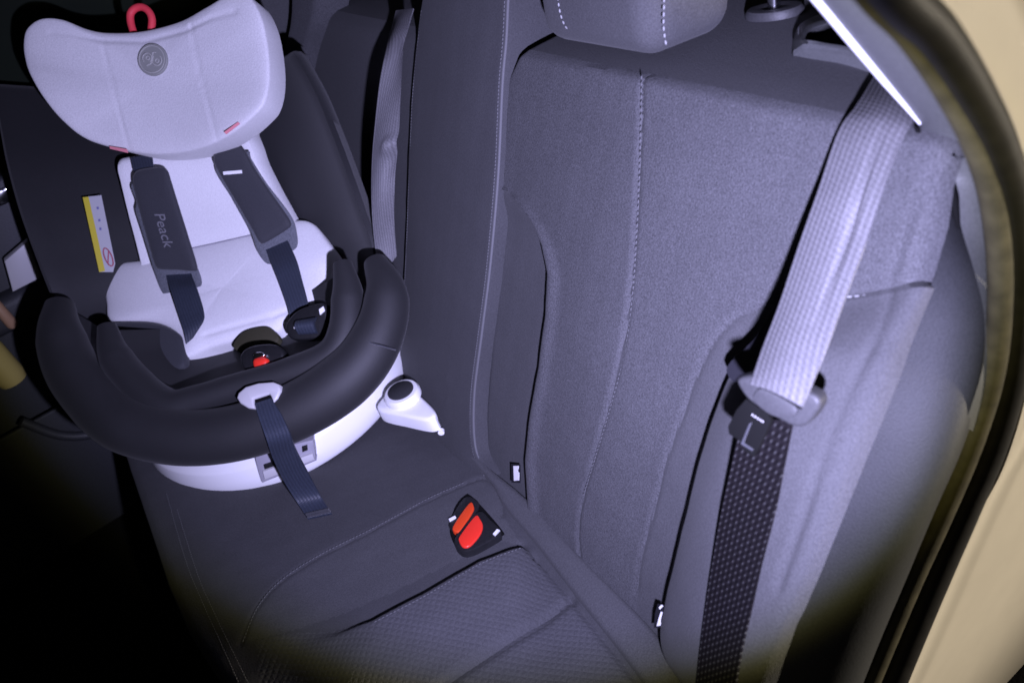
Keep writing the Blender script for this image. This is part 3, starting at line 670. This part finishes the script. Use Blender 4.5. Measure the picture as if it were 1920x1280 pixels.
sheet('panel', P, M['side'], sp_t, thick=0.012, follow=True, h=PH, tdir=A(0.6, 0.3, -0.6))
Ppx = proj(P); Pn = gnormals(P)
def on_panel(x, y):
    k = np.argmin(((Ppx - [x, y]) ** 2).sum(2)); return P.reshape(-1, 3)[k] + Pn.reshape(-1, 3)[k] * (PH.reshape(-1)[k] + 0.0006)
tube('scuff_mark', np.array([on_panel(1548, 985), on_panel(1560, 950), on_panel(1568, 915)]), 0.0008, M['thread_dim'], sp_t, n=6, samples=12)

ct = thing('pillar_trim', 'grey pillar trim with a bright pale edge above the near belt', 'pillar trim', tuple(pt(1750, 150, DOOR, -0.03)))
In = [(1440, -110), (1530, -5), (1600, 80), (1670, 165), (1725, 232), (1764, 298), (1788, 365), (1806, 440), (1830, 520), (1846, 600), (1842, 690), (1808, 800)]
Ou = [(1590, -110), (1665, -5), (1725, 70), (1790, 165), (1832, 250), (1862, 340), (1876, 410), (1882, 480), (1884, 550), (1880, 620), (1868, 710), (1836, 815)]
Ip = pts(In, DOOR, [-0.085, -0.085, -0.085, -0.08, -0.072, -0.058, -0.045, -0.034, -0.018, -0.004, 0.002, 0.004]); Op = pts(Ou, DOOR, [-0.035] * 5 + [-0.03, -0.025, -0.02, -0.012, -0.004, 0.0, 0.002])
P = loft(Ip, Op, 110, 30)
u = np.linspace(0, 1, 30)[None, :]
sheet('trim_face', P, M['trim'], ct, thick=0.004, follow=True, tdir=A(0.9, 0.1, -0.2), h=0.006 * np.sin(np.pi * u) * np.linspace(1, 0.3, 110)[:, None])
tube('pale_edge', np.array([p + (CAM - p) * 0.004 for p in Ip[:5]]), [0.0030, 0.0032, 0.0032, 0.0028, 0.0010], M['trim_edge'], ct, n=10, samples=50)

tube('gap_strip', np.array([pt(x, y, DOOR, h) for x, y, h in ((1716, 238, -.074), (1736, 268, -.066), (1760, 306, -.054), (1784, 362, -.042), (1797, 430, -.030))]), [0.0012, 0.0035, 0.004, 0.0035, 0.001], M['dark_hole'], ct, n=8, samples=30)
sl = thing('door_seal', 'black and olive rubber seal curving around the door opening', 'door seal', tuple(pt(1870, 600, DOOR)))
olive = [(1330, -400), (1465, -240), (1575, -100), (1655, 0), (1715, 62), (1785, 170), (1835, 275), (1866, 390), (1876, 540), (1862, 700), (1822, 835), (1768, 965), (1705, 1105), (1628, 1290), (1590, 1380)]
tube('inner_lip', pts(olive, DOOR, 0.004), 0.0085, M['seal'], sl, n=12, samples=110)
outer = [(1365, -400), (1500, -240), (1610, -100), (1690, 0), (1752, 62), (1820, 168), (1872, 275), (1904, 390), (1914, 540), (1900, 700), (1862, 840), (1806, 970), (1745, 1105), (1668, 1290), (1630, 1380)]
tube('outer_bulb', pts(outer, DOOR, 0.010), [0.0105] * 7 + [0.0125, 0.013, 0.014], M['rubber'], sl, n=14, samples=110)
carrier = pts(outer, DOOR, -0.008)
tube('carrier', carrier, 0.014, M['rubber'], sl, n=10, samples=80)

bp_t = thing('body_panel', 'beige painted car body around the door opening', 'car body', tuple(pt(1900, 1000, DOOR, 0.0)))
be = [(1385, -410), (1520, -250), (1625, -120), (1712, -10), (1780, 66), (1840, 160), (1898, 275), (1932, 390), (1942, 540), (1928, 720), (1884, 870), (1830, 975), (1768, 1110), (1690, 1290), (1600, 1480), (1480, 1720), (1380, 1900)]
a0 = pts(be, DOOR, 0.012)
a1 = np.array([p + A(0.045, 0.004, 0.01) for p in a0]); a2 = np.array([p + A(0.066, -0.004, 0.012) for p in a0]); a3 = np.array([p + A(0.75, -0.01, -0.38) for p in a0])
rows_ = []
for aa, bb, n_ in ((a0, a1, 8), (a1, a2, 8), (a2, a3, 14)):
    ca, cb = rowcrv(aa, 90), rowcrv(bb, 90)
    for t in np.linspace(0, 1, n_, endpoint=False): rows_.append(ca * (1 - t) + cb * t)
rows_.append(rowcrv(a3, 90)); P = np.stack(rows_, 1)
for _ in range(3): P[:, 1:-1] = (P[:, :-2] + 2 * P[:, 1:-1] + P[:, 2:]) / 4
sheet('painted_skin', P, M['paint'], bp_t, thick=0.003, follow=True, tdir=A(0, 1, 0))

# ------------------------------------------------------------------ far side of the car
YF = 0.88
FD = (A(0, YF, 0), A(0, -1, 0))
fd = thing('door_lining', 'dark door lining and tinted window on the far side of the car', 'door', (-0.5, YF, -0.3))
def slab(name, x0, x1, y0, y1, z0, z1, mat, parent, bev=0.01):
    return rbox(name, ((x0 + x1) / 2, (y0 + y1) / 2, (z0 + z1) / 2), (A(1, 0, 0), A(0, 1, 0), A(0, 0, 1)), (x1 - x0, y1 - y0, z1 - z0), bev, mat, parent)
slab('lining_panel', -1.5, 0.3, YF, YF + 0.05, -0.34, 0.46, M['door'], fd)
slab('window_glass', -1.5, 0.42, YF + 0.03, YF + 0.036, 0.44, 1.1, M['glass'], fd, 0)
slab('armrest', -1.3, -0.25, YF - 0.05, YF + 0.01, 0.20, 0.27, M['door'], fd, 0.02)
slab('map_pocket', -1.3, -0.35, YF - 0.06, YF - 0.05, -0.30, 0.02, M['door'], fd, 0.004)
hp = (A(0, YF - 0.012, 0), A(0, -1, 0))
plate('door_handle', crv(pts([(-30, 362), (0, 356), (14, 352), (20, 376), (0, 388), (-30, 398)], hp), 30, closed=True), A(0, -1, 0), 0.012, M['chrome'], fd, bevel=0.003)
plate('switch_panel', pts([(8, 490), (52, 452), (78, 520), (24, 548)], (A(0, YF - 0.055, 0), A(0, -1, 0))), A(0, -1, 0), 0.02, M['pale_plastic'], fd, bevel=0.003)
tube('pocket_rim', pts([(40, 790), (110, 815), (165, 815), (190, 800)], (A(0, YF - 0.07, 0), A(0, -1, 0))), 0.010, M['door'], fd, samples=30)
fp = thing('pillar_trim', 'dim far pillar trim seen past the child headrest', 'pillar trim', (0.2, 0.84, 0.5))
P = loft(pts([(440, -60), (470, 0), (520, 70), (545, 110)], (A(0, .83, 0), A(0, -1, 0))), pts([(560, -60), (560, 0), (556, 60), (550, 110)], (A(0, .81, 0), A(0, -1, 0))), 30, 14)
sheet('trim_face', P, M['seat_smooth'], fp, thick=0.02, tdir=A(0, 1, 0))
tube('glint_bead', pts([(504, 48), (508, 66), (512, 80)], (A(0, .79, 0), A(0, -1, 0))), 0.005, M['trim_edge'], fp, n=8, samples=10)  # pale bead added to draw a white glint on the trim
# odds and ends in the far door pocket
bt = thing('bottle', 'small yellow bottle with a pinkish cap in the far door pocket', 'bottle', tuple(pt(28, 718, (A(0, YF - 0.08, 0), A(0, -1, 0)))))
bb_ = pt(28, 716, (A(0, YF - 0.085, 0), A(0, -1, 0)))
lathe('body', bb_, A(0, 0, 1), [(0.012, 0), (0.025, 0.004), (0.029, 0.02), (0.029, 0.085), (0.022, 0.102), (0.014, 0.108)], M['bottle'], bt)
lathe('cap', bb_ + A(0, 0, 0.108), A(0, 0, 1), [(0.016, 0), (0.017, 0.004), (0.017, 0.028), (0.013, 0.033)], M['cap'], bt)
tb = pt(27, 612, (A(0, YF - 0.06, 0), A(0, -1, 0)))
tt_ = thing('tube', 'small peach coloured tube above the yellow bottle', 'tube', tuple(tb))
lathe('tube_body', tb, A(0.0, 0, 1), [(0.008, 0), (0.011, 0.006), (0.010, 0.06), (0.004, 0.07)], M['peach'], tt_)

# ------------------------------------------------------------------ the child seat
O = A(-0.172, 0.412, 0.030)
TH = math.radians(32)
W = A(math.cos(TH), -math.sin(TH), 0); Fw = A(-math.sin(TH), -math.cos(TH), 0); ZU = A(0, 0, 1)
def cpl(g, z, deg):
    a = math.radians(deg); return (O + Fw * g + ZU * z, Fw * math.cos(a) + ZU * math.sin(a))
def ch(w, g, z): return O + W * w + Fw * g + ZU * z
cs = thing('child_seat', 'black and pale grey swivelling child seat on a white base', 'child seat', tuple(O))
SB = cpl(-0.02, 0.20, 32)       # inside of the back
RIM = cpl(0.20, 0.20, 55)       # plane of the front rim
PAN = cpl(-0.03, 0.235, 62)     # seat pan
NSB, NRIM, NPAN = SB[1], RIM[1], PAN[1]

# white base
def ring(r, z, sx=1.0, sy=1.0, cw=-0.005, cg=0.0, n=90):
    return np.array([ch(cw + r * sx * math.cos(t), cg + r * sy * math.sin(t), z) for t in np.linspace(0, 2 * math.pi, n, endpoint=False)])
prof = [(0.225, -0.004), (0.243, 0.0), (0.248, 0.010), (0.247, 0.030), (0.243, 0.048), (0.2415, 0.052), (0.236, 0.056), (0.228, 0.070), (0.222, 0.085), (0.20, 0.092), (0.10, 0.093)]
V = np.vstack([ring(r, z) for r, z in prof]); Fs = []; n_ = 90
for i in range(len(prof) - 1):
    for k in range(n_): Fs.append((i * n_ + k, i * n_ + (k + 1) % n_, (i + 1) * n_ + (k + 1) % n_, (i + 1) * n_ + k))
Fs.append(tuple(range(n_))); Fs.append(tuple((len(prof) - 1) * n_ + k for k in range(n_)))
base = mesh('base', V, Fs, M['white_plastic'], cs, sharp=35)
dd = unit(W * 0.20 + Fw * 0.98)
BP = (ch(0.04, 0.246, 0.04), unit(dd + ZU * 0.20))
lp = plate('lever_panel', crv(pts([(478, 857), (486, 852), (580, 826), (588, 832), (592, 862), (588, 866), (500, 902), (490, 902)], BP, 0.004), 50, closed=True), BP[1], 0.02, M['grey_plastic'], base, bevel=0.002)
plate('lever', pts([(494, 872), (528, 860), (530, 868), (496, 880)], BP, 0.0075), BP[1], 0.004, M['black_plastic'], base, bevel=0.001)
plate('lever', pts([(566, 838), (576, 835), (577, 844), (567, 848)], BP, 0.0075), BP[1], 0.004, M['black_plastic'], base, bevel=0.001)
plate('lever_foot', pts([(492, 884), (586, 850), (590, 862), (496, 900)], BP, 0.009), BP[1], 0.006, M['pale_plastic'], base, bevel=0.002)
# anchor arm reaching into the bench
AZ = 0.05
AP = (O + ZU * AZ, ZU)
arm = plate('anchor_arm', crv(pts([(706, 764), (722, 738), (740, 722), (768, 724), (790, 742), (812, 764), (816, 778), (800, 786), (756, 778)], AP), 44, closed=True), ZU, 0.028, M['white_plastic'], cs, bevel=0.006, segs=4)
dc = pt(757, 744, AP, 0.0)
lathe('knob', dc, ZU, [(0.030, 0.0), (0.030, 0.008), (0.027, 0.013), (0.022, 0.014)], M['white_plastic'], arm)
lathe('knob_face', dc + ZU * 0.0125, ZU, [(0.0215, 0.0), (0.0215, 0.003), (0.020, 0.004)], M['tongue'], arm)
hk = pt(812, 792, AP, -0.02)
rbox('latch', hk, (W, Fw, ZU), (0.022, 0.012, 0.022), 0.003, M['metal'], arm)
lathe('indicator', hk + A(0.004, -0.012, -0.012), Fw, [(0.005, 0), (0.005, 0.006)], M['white_plastic'], arm, n=16)

# outer shell of the back
Ls = [(-40, 150), (-22, 215), (-6, 300), (18, 390), (46, 470), (78, 552), (112, 625), (200, 720)]
Rs = [(548, 84), (590, 160), (624, 242), (654, 322), (680, 396), (702, 462), (700, 512), (640, 610)]
P = loft(pts(Ls, SB, [.0, .03, .06, .075, .08, .08, .06, -.02]), pts(Rs, SB, [.0, .03, .06, .075, .08, .08, .06, -.02]), 90, 70)
u = np.linspace(0, 1, 70)[None, :]; v = np.linspace(0, 1, 90)[:, None]
sheet('shell', P, M['black_cloth'], cs, thick=0.035, er=0.02, sides='LRT', h=-(0.13 + 0.05 * v) * (1 - np.abs(2 * u - 1) ** 2.6), nrm=NSB, follow=True)

# back liner and seat liner
P = loft(pts([(216, 296), (213, 318), (219, 345), (232, 400), (248, 462), (262, 520)], SB, [.0, .004, .002, -.004, -.004, -.01]), pts([(462, 240), (474, 268), (487, 305), (515, 360), (548, 420), (575, 470)], SB, [.0, .004, .002, -.004, -.004, -.01]), 60, 40)
u = np.linspace(0, 1, 40)[None, :]
sheet('back_liner', P, M['liner2'], cs, thick=0.03, er=0.012, follow=True, sides='LRT', h=(-0.012 * np.sin(np.pi * u)) * np.ones((60, 1)), nrm=NSB)
ol = [(232, 496), (283, 488), (350, 466), (410, 453), (466, 440), (530, 430), (560, 416), (588, 420), (612, 448), (632, 482), (620, 520), (611, 565), (600, 590), (540, 606), (522, 624), (470, 634), (440, 642), (395, 655), (347, 674), (340, 640), (322, 618), (285, 606), (212, 604), (202, 570), (200, 530), (212, 506)]
g1 = crv(pts([(348, 466), (352, 520), (375, 600), (400, 640)], PAN), 30); g2 = crv(pts([(520, 432), (560, 500), (580, 560)], PAN), 30)
g3 = crv(pts([(385, 628), (440, 612), (500, 596), (545, 580)], PAN, 0.012), 30)
pillow('seat_liner', pts(ol, PAN), NPAN, 0.018, 0.03, M['liner2'], cs, n=160, rings=30, power=3.0, center=pt(425, 545, PAN), grooves=[(g2, 0.003, 0.004), (g3, 0.003, 0.004)], dish=0.006)

tube('seat_crease', crv(pts([(352, 467), (410, 455), (470, 441)], PAN, 0.012), 20), 0.0013, M['grey_plastic'], cs, n=6, samples=20)
# headrest
HR = cpl(-0.13, 0.44, 34)
NHR = HR[1]
topc = [(46, 84), (52, 56), (78, 37), (118, 38), (165, 56), (205, 63), (270, 60), (340, 42), (392, 14), (432, -8), (466, -8), (490, 30), (503, 85)]
botc = [(49, 112), (58, 140), (82, 182), (118, 226), (165, 262), (236, 283), (292, 291), (352, 286), (405, 269), (446, 245), (478, 218), (498, 192), (507, 145)]
hh = [.068, .072, .072, .064, .050, .038, .034, .038, .050, .062, .070, .072, .068]
s1 = np.array([(186, 66), (200, 130), (222, 215), (240, 284)], float); s2 = np.array([(354, 46), (368, 120), (388, 200), (405, 268)], float)
rim_px = np.array([(95, 60), (130, 64), (190, 76), (270, 78), (345, 58), (395, 34), (440, 22)], float)
chd = pillow('headrest', np.vstack([pts(topc, HR, hh), pts(botc, HR, hh)[::-1]]), NHR, 0.020, 0.055, M['liner'], cs, n=240, rings=46, power=2.4, center=pt(286, 165, HR, 0.022),
             grooves=[(s1 + [2, 0], 0.0014, 3.0), (s1 - [2, 0], -0.0005, 2.5), (s2 + [2, 0], 0.0014, 3.0), (s2 - [2, 0], -0.0005, 2.5), (rim_px, 0.0022, 5.0)])
ec = pt(286, 112, HR, 0.0475)
ex_, ey_ = unit(pt(320, 105, HR, .046) - ec), None
ey_ = unit(np.cross(NHR, ex_))
em = lathe('emblem', ec - NHR * 0.003, NHR, [(0.0245, 0), (0.0245, 0.0035), (0.0235, 0.0045)], M['emblem'], chd, n=48)
def arc(cx, cy, r, a0, a1, n=24): return np.array([ec + NHR * 0.0018 + ex_ * (cx + r * math.cos(t)) + ey_ * (cy + r * math.sin(t)) for t in np.radians(np.linspace(a0, a1, n))])
tube('emblem_ring', arc(0, 0, 0.0205, 0, 360, 50), 0.0010, M['emblem_mark'], em, n=6, smooth_path=False)
tube('emblem_curl', arc(-0.007, 0.003, 0.0075, -60, 210), 0.0012, M['emblem_mark'], em, n=6, smooth_path=False)
tube('emblem_curl', arc(0.0075, -0.003, 0.0078, 120, 400), 0.0012, M['emblem_mark'], em, n=6, smooth_path=False)
tube('emblem_curl', arc(-0.006, 0.003, 0.0028, 0, 360), 0.0010, M['emblem_mark'], em, n=6, smooth_path=False)
tube('emblem_curl', arc(0.0080, -0.004, 0.0028, 0, 360), 0.0010, M['emblem_mark'], em, n=6, smooth_path=False)
tube('emblem_stroke', np.array([ec + NHR * .0018 + ex_ * x + ey_ * y for x, y in ((-0.010, -0.008), (-0.003, -0.006), (0.001, -0.001), (0.0035, 0.009), (0.009, 0.009))]), 0.0011, M['emblem_mark'], em, n=6, samples=24)
hk_ = tube('adjuster_loop', pts([(250, 60), (245, 42), (245, 26), (254, 16), (267, 14), (279, 22), (285, 36), (284, 56)], HR, 0.022), 0.0058, M['coral'], cs, n=12, samples=40)
hk_['label'] = 'coral red pull loop on top of the headrest'
plate('care_tag', pts([(205, 274), (238, 280), (240, 287), (206, 279)], HR, 0.056), NHR, 0.001, M['pink'], chd)
plate('care_tag', pts([(420, 248), (446, 229), (450, 232), (424, 252)], HR, 0.074), NHR, 0.001, M['pink'], chd)

# harness: straps, shoulder pads
def strap(name, Lp, Rp, hs, plane, mat, parent, n=60, nu=10, thick=0.002, h=None):
    return sheet(name, loft(pts(Lp, plane, hs), pts(Rp, plane, hs), n, nu), mat, parent, thick=thick, follow=True)
strap('harness_strap', [(245, 296), (252, 325), (262, 350)], [(284, 288), (288, 316), (296, 345)], [.018, .024, .030], SB, M['strap'], cs, 20)
def strap2(rows):
    sheet('harness_strap', loft(np.array([pt(*a, pl, h) for a, b, pl, h in rows]), np.array([pt(*b, pl, h) for a, b, pl, h in rows]), 60, 10), M['strap'], cs, thick=0.002, follow=True)
strap2([((300, 470), (352, 470), SB, .026), ((310, 512), (358, 510), SB, .027), ((320, 545), (368, 538), PAN, .040), ((335, 592), (381, 582), PAN, .034), ((345, 622), (380, 604), PAN, .030), ((349, 645), (362, 634), PAN, .020)])
strap('harness_strap', [(400, 268), (410, 290)], [(436, 255), (446, 280)], [.018, .026], SB, M['strap'], cs, 12)
strap2([((484, 440), (530, 425), SB, .026), ((497, 466), (538, 448), SB, .027), ((512, 502), (555, 486), PAN, .040), ((526, 538), (566, 525), PAN, .036), ((540, 580), (577, 568), PAN, .030), ((546, 612), (580, 595), PAN, .018)])
NP_ = NSB
p1 = [(249, 342), (251, 324), (266, 317), (297, 313), (311, 318), (319, 340), (332, 382), (352, 446), (368, 500), (362, 508), (332, 506), (300, 505), (292, 500), (277, 450), (261, 392)]
m1 = [(247, 345), (256, 380), (254, 395), (268, 440), (290, 510), (304, 548), (318, 553), (330, 548), (360, 545), (374, 542), (377, 528), (368, 500), (330, 420), (290, 350)]
pillow('pad_backing', pts(m1, SB, 0.027), NSB, 0.002, 0.003, M['mesh_pad'], cs, n=90, rings=8)
pad1 = pillow('shoulder_pad', pts(p1, SB, 0.031), NSB, 0.005, 0.004, M['harness'], cs, n=90, rings=10, power=3)
p2 = [(400, 300), (405, 284), (425, 276), (445, 272), (458, 282), (478, 318), (505, 358), (536, 402), (545, 420), (538, 430), (502, 452), (488, 456), (474, 432), (440, 374), (412, 326)]
m2 = [(404, 310), (440, 380), (470, 435), (482, 470), (497, 492), (510, 495), (520, 488), (545, 472), (556, 462), (556, 440), (545, 405), (500, 345), (470, 298), (462, 284)]
pillow('pad_backing', pts(m2, SB, 0.027), NSB, 0.002, 0.003, M['mesh_pad'], cs, n=90, rings=8)
pad2 = pillow('shoulder_pad', pts(p2, SB, 0.031), NSB, 0.005, 0.004, M['harness'], cs, n=90, rings=10, power=3)
plate('pad_mark', pts([(418, 322), (453, 319), (454, 325), (419, 328)], SB, 0.0372), NSB, 0.001, M['white_print'], pad2)
tx = pt(306, 430, SB, 0.0372); txd = unit(pt(317, 465, SB, .0372) - pt(297, 397, SB, .0372)); tyd = unit(np.cross(NSB, txd))
text_mesh('pad_lettering', 'Peack', 0.025, tx, txd, tyd, NSB, 0.0003, M['print'], pad1, 0.25)
# warning label on the inside of the left wing
WL = (pt(185, 440, SB, -0.018), unit(NSB + W * 0.5))
lb = plate('warning_label', pts([(155, 370), (190, 366), (216, 494), (212, 510), (186, 510)], WL, 0.035), WL[1], 0.001, M['label_white'], cs)
lb['label'] = 'white warning label with a yellow edge strip'
plate('label_strip', pts([(155, 370), (166, 369), (197, 508), (186, 510)], WL, 0.0358), WL[1], 0.0006, M['yellow'], lb)
lc = pt(203, 482, WL, 0.0358); lx = unit(pt(210, 480, WL, .0358) - lc); ly = unit(np.cross(WL[1], lx))
tube('prohibition_ring', np.array([lc + lx * 0.0055 * math.cos(t) + ly * 0.016 * math.sin(t) for t in np.linspace(0, 2 * math.pi, 30)]), 0.0010, M['label_red'], lb, n=6, smooth_path=False)
tube('prohibition_bar', np.array([lc + lx * 0.004 + ly * 0.010, lc - lx * 0.004 - ly * 0.010]), 0.0009, M['label_red'], lb, n=6, samples=4)
for (x, y) in ((181, 388), (184, 411), (186, 427)):
    plate('label_print', pts([(x, y), (x + 4, y - .5), (x + 4.6, y + 4), (x + .6, y + 4.5)], WL, 0.0358), WL[1], 0.0005, M['label_blue'], lb)

# front rim: outer roll and inner lip
rp = [(112, 572), (112, 620), (132, 684), (176, 744), (235, 794), (330, 818), (420, 815), (510, 790), (605, 742), (676, 682), (716, 610), (724, 545), (704, 492)]
rim = tube('front_rim', pts(rp, RIM, [-.01, .0, .0, 0, 0, 0, 0, 0, 0, 0, 0, 0, -.01]), [0.022, .036, .041, .043, .043, .042, .041, .041, .042, .042, .038, .033, .018], M['rim_cloth'], cs, n=28, samples=120, up=NRIM)
ip = [(200, 612), (216, 668), (262, 724), (318, 758), (372, 748), (450, 724), (540, 698), (620, 666), (648, 618), (652, 552), (642, 494)]
lip = tube('inner_lip', pts(ip, RIM, [0.0] * 11), [0.014, .025, .026, .024, .022, .021, .021, .023, .025, .025, .014], M['rim_cloth'], cs, n=22, samples=110, up=NRIM)
wp_ = crv(pts(ip, RIM), 80); wc_ = pt(430, 585, PAN, -0.03)
sheet('seat_well', np.stack([(wp_ - NRIM * 0.02) * (1 - t) + wc_ * t - NRIM * 0.03 * math.sin(math.pi * t) for t in np.linspace(0, 0.8, 10)], 1), M['rim_cloth'], cs, thick=0.004, tdir=A(0, 0, -1), follow=True)
for (s_, e_) in (((182, 822), (232, 774)), ((672, 636), (742, 656))):
    a_, b_ = np.array(s_, float), np.array(e_, float)
    tube('rim_seam', np.array([pt(*(a_ + (b_ - a_) * t), RIM, 0.041 * math.sin(math.pi * (0.12 + 0.76 * t))) for t in np.linspace(0, 1, 9)]), 0.0012, M['harness'], rim, n=6, samples=20)
# skirt closing the space between rim and base
sk = np.stack([np.array([p - NRIM * 0.01 for p in crv(pts(rp, RIM), 80)]), np.array([ch(*( (lambda q: (q[0] * 0.62, q[1] * 0.55, 0.10))(((p - O) @ W, (p - O) @ Fw)))) for p in crv(pts(rp, RIM), 80)])], 1)
sk = np.stack([sk[:, 0] * (1 - t) + sk[:, 1] * t for t in np.linspace(0, 1, 8)], 1)
sheet('under_shell', sk, M['black_plastic'], cs, thick=0.004, tdir=A(0, 0, 1), follow=True)

# crotch area: buckle with red button, olive plastic, webbing bunches
CB = cpl(0.10, 0.20, 58)
plate('buckle_tongue', crv(pts([(436, 650), (444, 632), (462, 618), (498, 611), (516, 622), (522, 636), (500, 652), (455, 660)], PAN, 0.024), 40, closed=True), NPAN, 0.012, M['olive'], cs, bevel=0.003)
bkl = plate('crotch_buckle', crv(pts([(450, 664), (470, 648), (510, 644), (530, 656), (528, 676), (505, 692), (480, 698), (455, 690)], CB, 0.050), 40, closed=True), CB[1], 0.02, M['black_plastic'], cs, bevel=0.005, segs=3)
btn = pillow('release_button', pts([(476, 676), (486, 672), (500, 671), (504, 678), (498, 690), (488, 695), (478, 690)], CB, 0.052), CB[1], 0.006, 0.004, M['red'], bkl, n=36, rings=8)
btn['label'] = 'red harness release button'
pillow('button_cap', pts([(474, 668), (480, 661), (492, 660), (500, 665), (490, 671), (478, 674)], CB, 0.054), CB[1], 0.004, 0.004, M['chrome'], bkl, n=30, rings=6)
ck = cpl(0.02, 0.24, 55)
pillow('hip_pad', pts([(206, 606), (250, 603), (300, 608), (335, 625), (345, 650), (346, 685), (330, 692), (315, 682), (270, 640), (228, 622)], PAN, 0.014), NPAN, 0.006, 0.012, M['harness'], cs, n=70, rings=10)
plate('loose_thread_end', pts([(246, 628), (272, 634), (278, 637), (262, 640)], PAN, 0.034), NPAN, 0.001, M['white_plastic'], cs)
RB = cpl(0.08, 0.24, 50)
P = loft(pts([(556, 600), (559, 626)], RB, 0.012), pts([(592, 594), (594, 624)], RB, 0.012), 12, 14)
u = np.linspace(0, 1, 14)[None, :]; v = np.linspace(0, 1, 12)[:, None]
sheet('webbing_loop', P, M['strap'], cs, thick=0.006, follow=True, h=0.010 * np.sin(np.pi * v) * np.ones((1, 14)))
cl = plate('plastic_clip', crv(pts([(536, 606), (560, 580), (600, 568), (612, 575), (612, 622), (600, 632), (552, 636), (538, 626)], RB, 0.004), 44, closed=True), RB[1], 0.02, M['black_plastic'], cs, bevel=0.004, segs=3)
plate('clip_edge', pts([(598, 580), (606, 574), (609, 582), (600, 590)], RB, 0.007), RB[1], 0.002, M['white_plastic'], cl)
plate('clip_edge', pts([(551, 604), (556, 602), (556, 614), (551, 616)], RB, 0.007), RB[1], 0.002, M['white_plastic'], cl)

# pale cover plate and the adjuster strap tail
CV = (pt(487, 745, RIM, 0.034), unit(NRIM + A(0, 0, 0.3)))
cv = plate('adjuster_cover', pts([(443, 746), (446, 736), (460, 724), (484, 717), (512, 715), (523, 720), (525, 732), (519, 746), (512, 753), (508, 744), (504, 737), (474, 747), (475, 755), (478, 766), (464, 764), (450, 756)], CV, 0.008), CV[1], 0.010, M['pale_plastic'], cs, bevel=0.003, segs=3)
plate('adjuster_slot', pts([(472, 750), (505, 738), (510, 752), (478, 765)], CV, 0.003), CV[1], 0.004, M['dark_hole'], cs)
FV = cpl(0.318, 0.10, 12)
Lt = [pt(477, 756, CV, 0.005), pt(486, 785, RIM, 0.046), pt(500, 825, RIM, 0.044), pt(512, 860, FV), pt(534, 905, FV, -0.02), pt(556, 940, CUSH, 0.022), pt(577, 972, CUSH, 0.012)]
Rt = [pt(508, 746, CV, 0.005), pt(526, 775, RIM, 0.046), pt(543, 812, RIM, 0.044), pt(556, 846, FV), pt(578, 888, FV, -0.02), pt(600, 928, CUSH, 0.022), pt(622, 962, CUSH, 0.012)]
P = loft(np.array(Lt), np.array(Rt), 90, 14)
st = sheet('strap_tail', P, M['strap'], cs, thick=0.003, follow=True)
for dx in (0.0, 0.006): tube('strap_hem', np.array([Lt[-1] + (Rt[-1] - Lt[-1]) * t - FCU * 0 + (Lt[-2] - Lt[-1]) * (0.04 + dx * 20) + NCU * 0.003 for t in (0.02, 0.5, 0.98)]), 0.002, M['harness'], st, n=8, samples=8)
